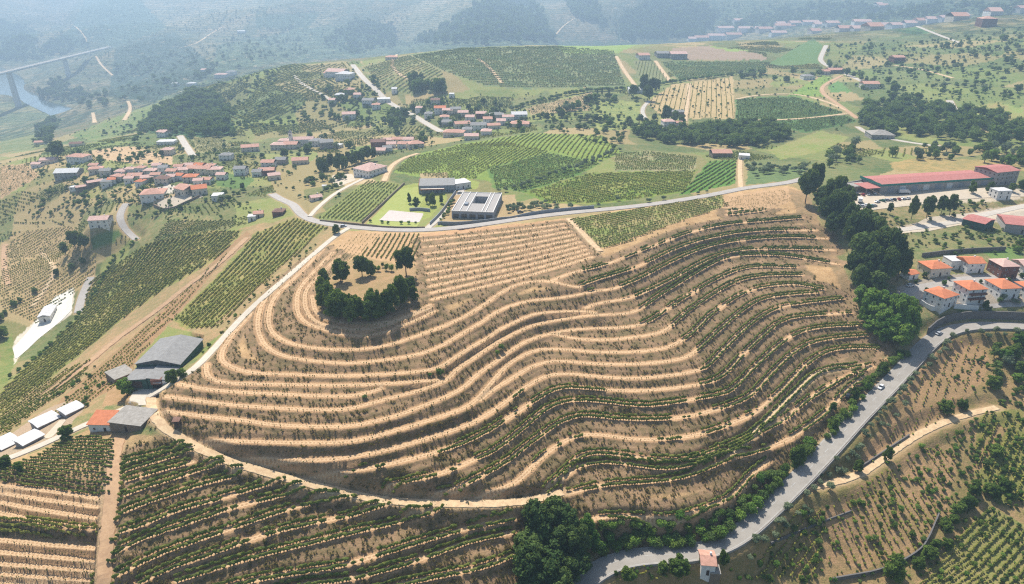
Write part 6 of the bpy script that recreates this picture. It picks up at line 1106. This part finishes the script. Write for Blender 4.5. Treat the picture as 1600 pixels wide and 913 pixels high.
for uu in (-60, 13, 100):
    t = float(np.interp(uu, u_, np.linspace(0, 1, 400))); x = t*Ln
    for s in (-1, 1):
        g = float(ground(A[0]+dv[0]*t, A[1]+dv[1]*t))-A[2]; top = x*sl_-5.05; V = []
        for z, k in ((g-6, 1.35), (top, 1.0)): V += [(x+s*6+px*2.4*k, py*4*k, z) for px, py in ((-1, -1), (1, -1), (1, 1), (-1, 1))]
        obj('pier', mesh_from('pier', V, [(0, 1, 5, 4), (1, 2, 6, 5), (2, 3, 7, 6), (3, 0, 4, 7), (4, 5, 6, 7)]), MATS['bridge_concrete'], e)
# ================================================================== vehicles
plain('tyre', '222222', .1, 1.); plain('car_glass', '20282e', .05, 1., rough=.08, spec=.6)
for n_, c_ in (('white', 'd8d8d6'), ('silver', 'a8acb0'), ('black', '26282a'), ('red', '9a2f2a'), ('blue', '2f4a70'), ('green', '2f6a4a')): plain('paint_'+n_ if n_ != 'white' else 'car_white', c_, .02, 1., rough=.3, spec=.5)
def loft(secs, name):
    """closed body from cross sections (x, half width, z low, z high)"""
    V, F = [], []
    for x, hw, zl, zh in secs: V += [(x, -hw, zl), (x, hw, zl), (x, hw*.94, zh), (x, -hw*.94, zh)]
    for k in range(len(secs)-1):
        for j in range(4): F.append((k*4+j, k*4+(j+1) % 4, k*4+4+(j+1) % 4, k*4+4+j))
    n = (len(secs)-1)*4; F += [(3, 2, 1, 0), (n, n+1, n+2, n+3)]; return mesh_from(name, V, F)
CARB = [loft([(-2.15, .78, .35, .72), (-1.9, .86, .28, .9), (-.9, .88, .25, .94), (.9, .88, .25, .92), (1.6, .86, .27, .85), (2.1, .78, .35, .68)], 'body') for _ in range(6)]
for me_, c_ in zip(CARB, ('car_white', 'paint_silver', 'paint_black', 'paint_red', 'paint_blue', 'paint_green')): me_.materials.append(MATS[c_])
CABIN = loft([(-1.85, .74, .9, .95), (-1.35, .76, .9, 1.4), (.25, .76, .9, 1.42), (1.05, .74, .9, .95)], 'window_band'); CABIN.materials.append(MATS['car_glass'])
ROOFS = [loft([(-1.36, .70, 1.38, 1.45), (.24, .70, 1.4, 1.47)], 'car_roof') for _ in range(6)]
for me_, b_ in zip(ROOFS, CARB): me_.materials.append(b_.materials[0])
def wheel_mesh(r, wd):
    bm = bmesh.new(); bmesh.ops.create_cone(bm, cap_ends=True, segments=14, radius1=r, radius2=r, depth=wd)
    for v in bm.verts: v.co = Vector((v.co.x, v.co.z, v.co.y))
    me_ = bpy.data.meshes.new('wheel'); bm.to_mesh(me_); bm.free(); me_.materials.append(MATS['tyre']); return me_
WHEEL = wheel_mesh(.32, .2); BWHEEL = wheel_mesh(.5, .3); COLN = ['white', 'silver', 'black', 'red', 'blue', 'green']
def car(u, v, heading, col, label, group=None):
    p = ray(u, v)[0]; e = bpy.data.objects.new('car', None); COL.objects.link(e); e.location = (p[0], p[1], p[2]+.22); e.rotation_euler = (0, 0, heading); tag(e, label, 'car', group)
    obj('body', CARB[col], None, e); obj('window_band', CABIN, None, e); obj('car_roof', ROOFS[col], None, e)
    for x in (-1.35, 1.3):
        for y in (-.78, .78): w_ = obj('wheel', WHEEL, None, e); w_.location = (x, y, .32)
    return e
def road_dir(nm, u, v):
    q = RW[next(l for n_, m_, w_, l, p_ in ROADS if n_ == nm)]; p = ray(u, v)[0]; k = int(np.argmin(((q[:, :2]-p[:2])**2).sum(1))); k = min(max(k, 1), len(q)-2); d = q[k+1]-q[k-1]; return math.atan2(d[1], d[0])
car(1467, 523, road_dir('valley_road', 1467, 523), 1, 'silver car driving on the valley road just after the bend'); car(1376, 607, road_dir('valley_road', 1376, 607)+math.pi, 0, 'white car driving on the straight of the valley road')
car(537, 355, .1, 1, 'silver car at the white road junction below the village'); car(220, 597, .3, 4, 'dark blue car parked at the green warehouse'); car(1325, 620, .9, 2, 'black car standing in for a dark trailer on the last terrace above the valley road'); car(1422, 448, .2, 0, 'white car parked in the street beside the orange-roofed garage'); car(1385, 458, .4, 2, 'black car parked in the shade of the dark belt'); car(1390, 462, .5, 4, 'blue car parked in the shade beside a black one'); car(718, 303, .8, 1, 'silver car parked beside the winery house'); car(813, 333, .2, 2, 'dark car on the road beside the grey winery wall'); car(1590, 346, .3, 0, 'white car parked beside the red hall')  # black car on the last terrace stands in for a parked trailer
k_ = 0
for row, (u0, v0, u1, v1, n) in enumerate([(1332,324,1366,322,6), (1372,316,1418,311,8), (1330,306,1366,304,5)]):
    for i in range(n):
        c_ = [3, 0, 1, 0, 5, 2, 0, 1][(i*3+row) % 8]; car(u0+(u1-u0)*i/(n-1)+RNG.uniform(-1.5, 1.5), v0+(v1-v0)*i/(n-1)+RNG.uniform(-.8, .8), RNG.uniform(0, 3), c_, '%s car parked in the warehouse yard, %s from left in the %s line' % (COLN[c_], ordinal(i), ('front', 'middle', 'back')[row]), 'cars parked in the warehouse yard')
def truck(u, v, heading, label, box_m, L_=7.5):
    p = ray(u, v)[0]; e = bpy.data.objects.new('truck', None); COL.objects.link(e); e.location = (p[0], p[1], p[2]+.2); e.rotation_euler = (0, 0, heading); tag(e, label, 'truck')
    obj('cab', loft([(L_/2-1.9, 1.15, .5, 2.5), (L_/2-.9, 1.15, .5, 2.5), (L_/2-.3, 1.12, .5, 1.9), (L_/2, 1.1, .55, 1.5)], 'cab'), MATS['car_white'], e); box_on(e, 'cargo_box', box_m, -L_/2, L_/2-2.05, -1.2, 1.2, .9, 3.2); box_on(e, 'windscreen', 'car_glass', L_/2-.75, L_/2-.2, -.95, .95, 1.75, 2.3); box_on(e, 'chassis', 'tyre', -L_/2+.2, L_/2-.4, -.5, .5, .55, .88)
    for x in (-L_/2+1.2, -L_/2+2.4, L_/2-1.2):
        for y in (-1.0, 1.0): w_ = obj('wheel', BWHEEL, None, e); w_.location = (x, y, .5)
truck(251, 602, .15, 'dark-boxed truck parked before the green warehouse', 'wall_brown', 6.5); truck(1588, 360, -.25, 'white lorry parked at the right picture edge', 'car_white', 12); truck(1412, 303, 0, 'white truck backed up to the long warehouse', 'car_white', 8); truck(1343, 316, 1.2, 'white box truck at the left end of the warehouse yard', 'car_white', 7)
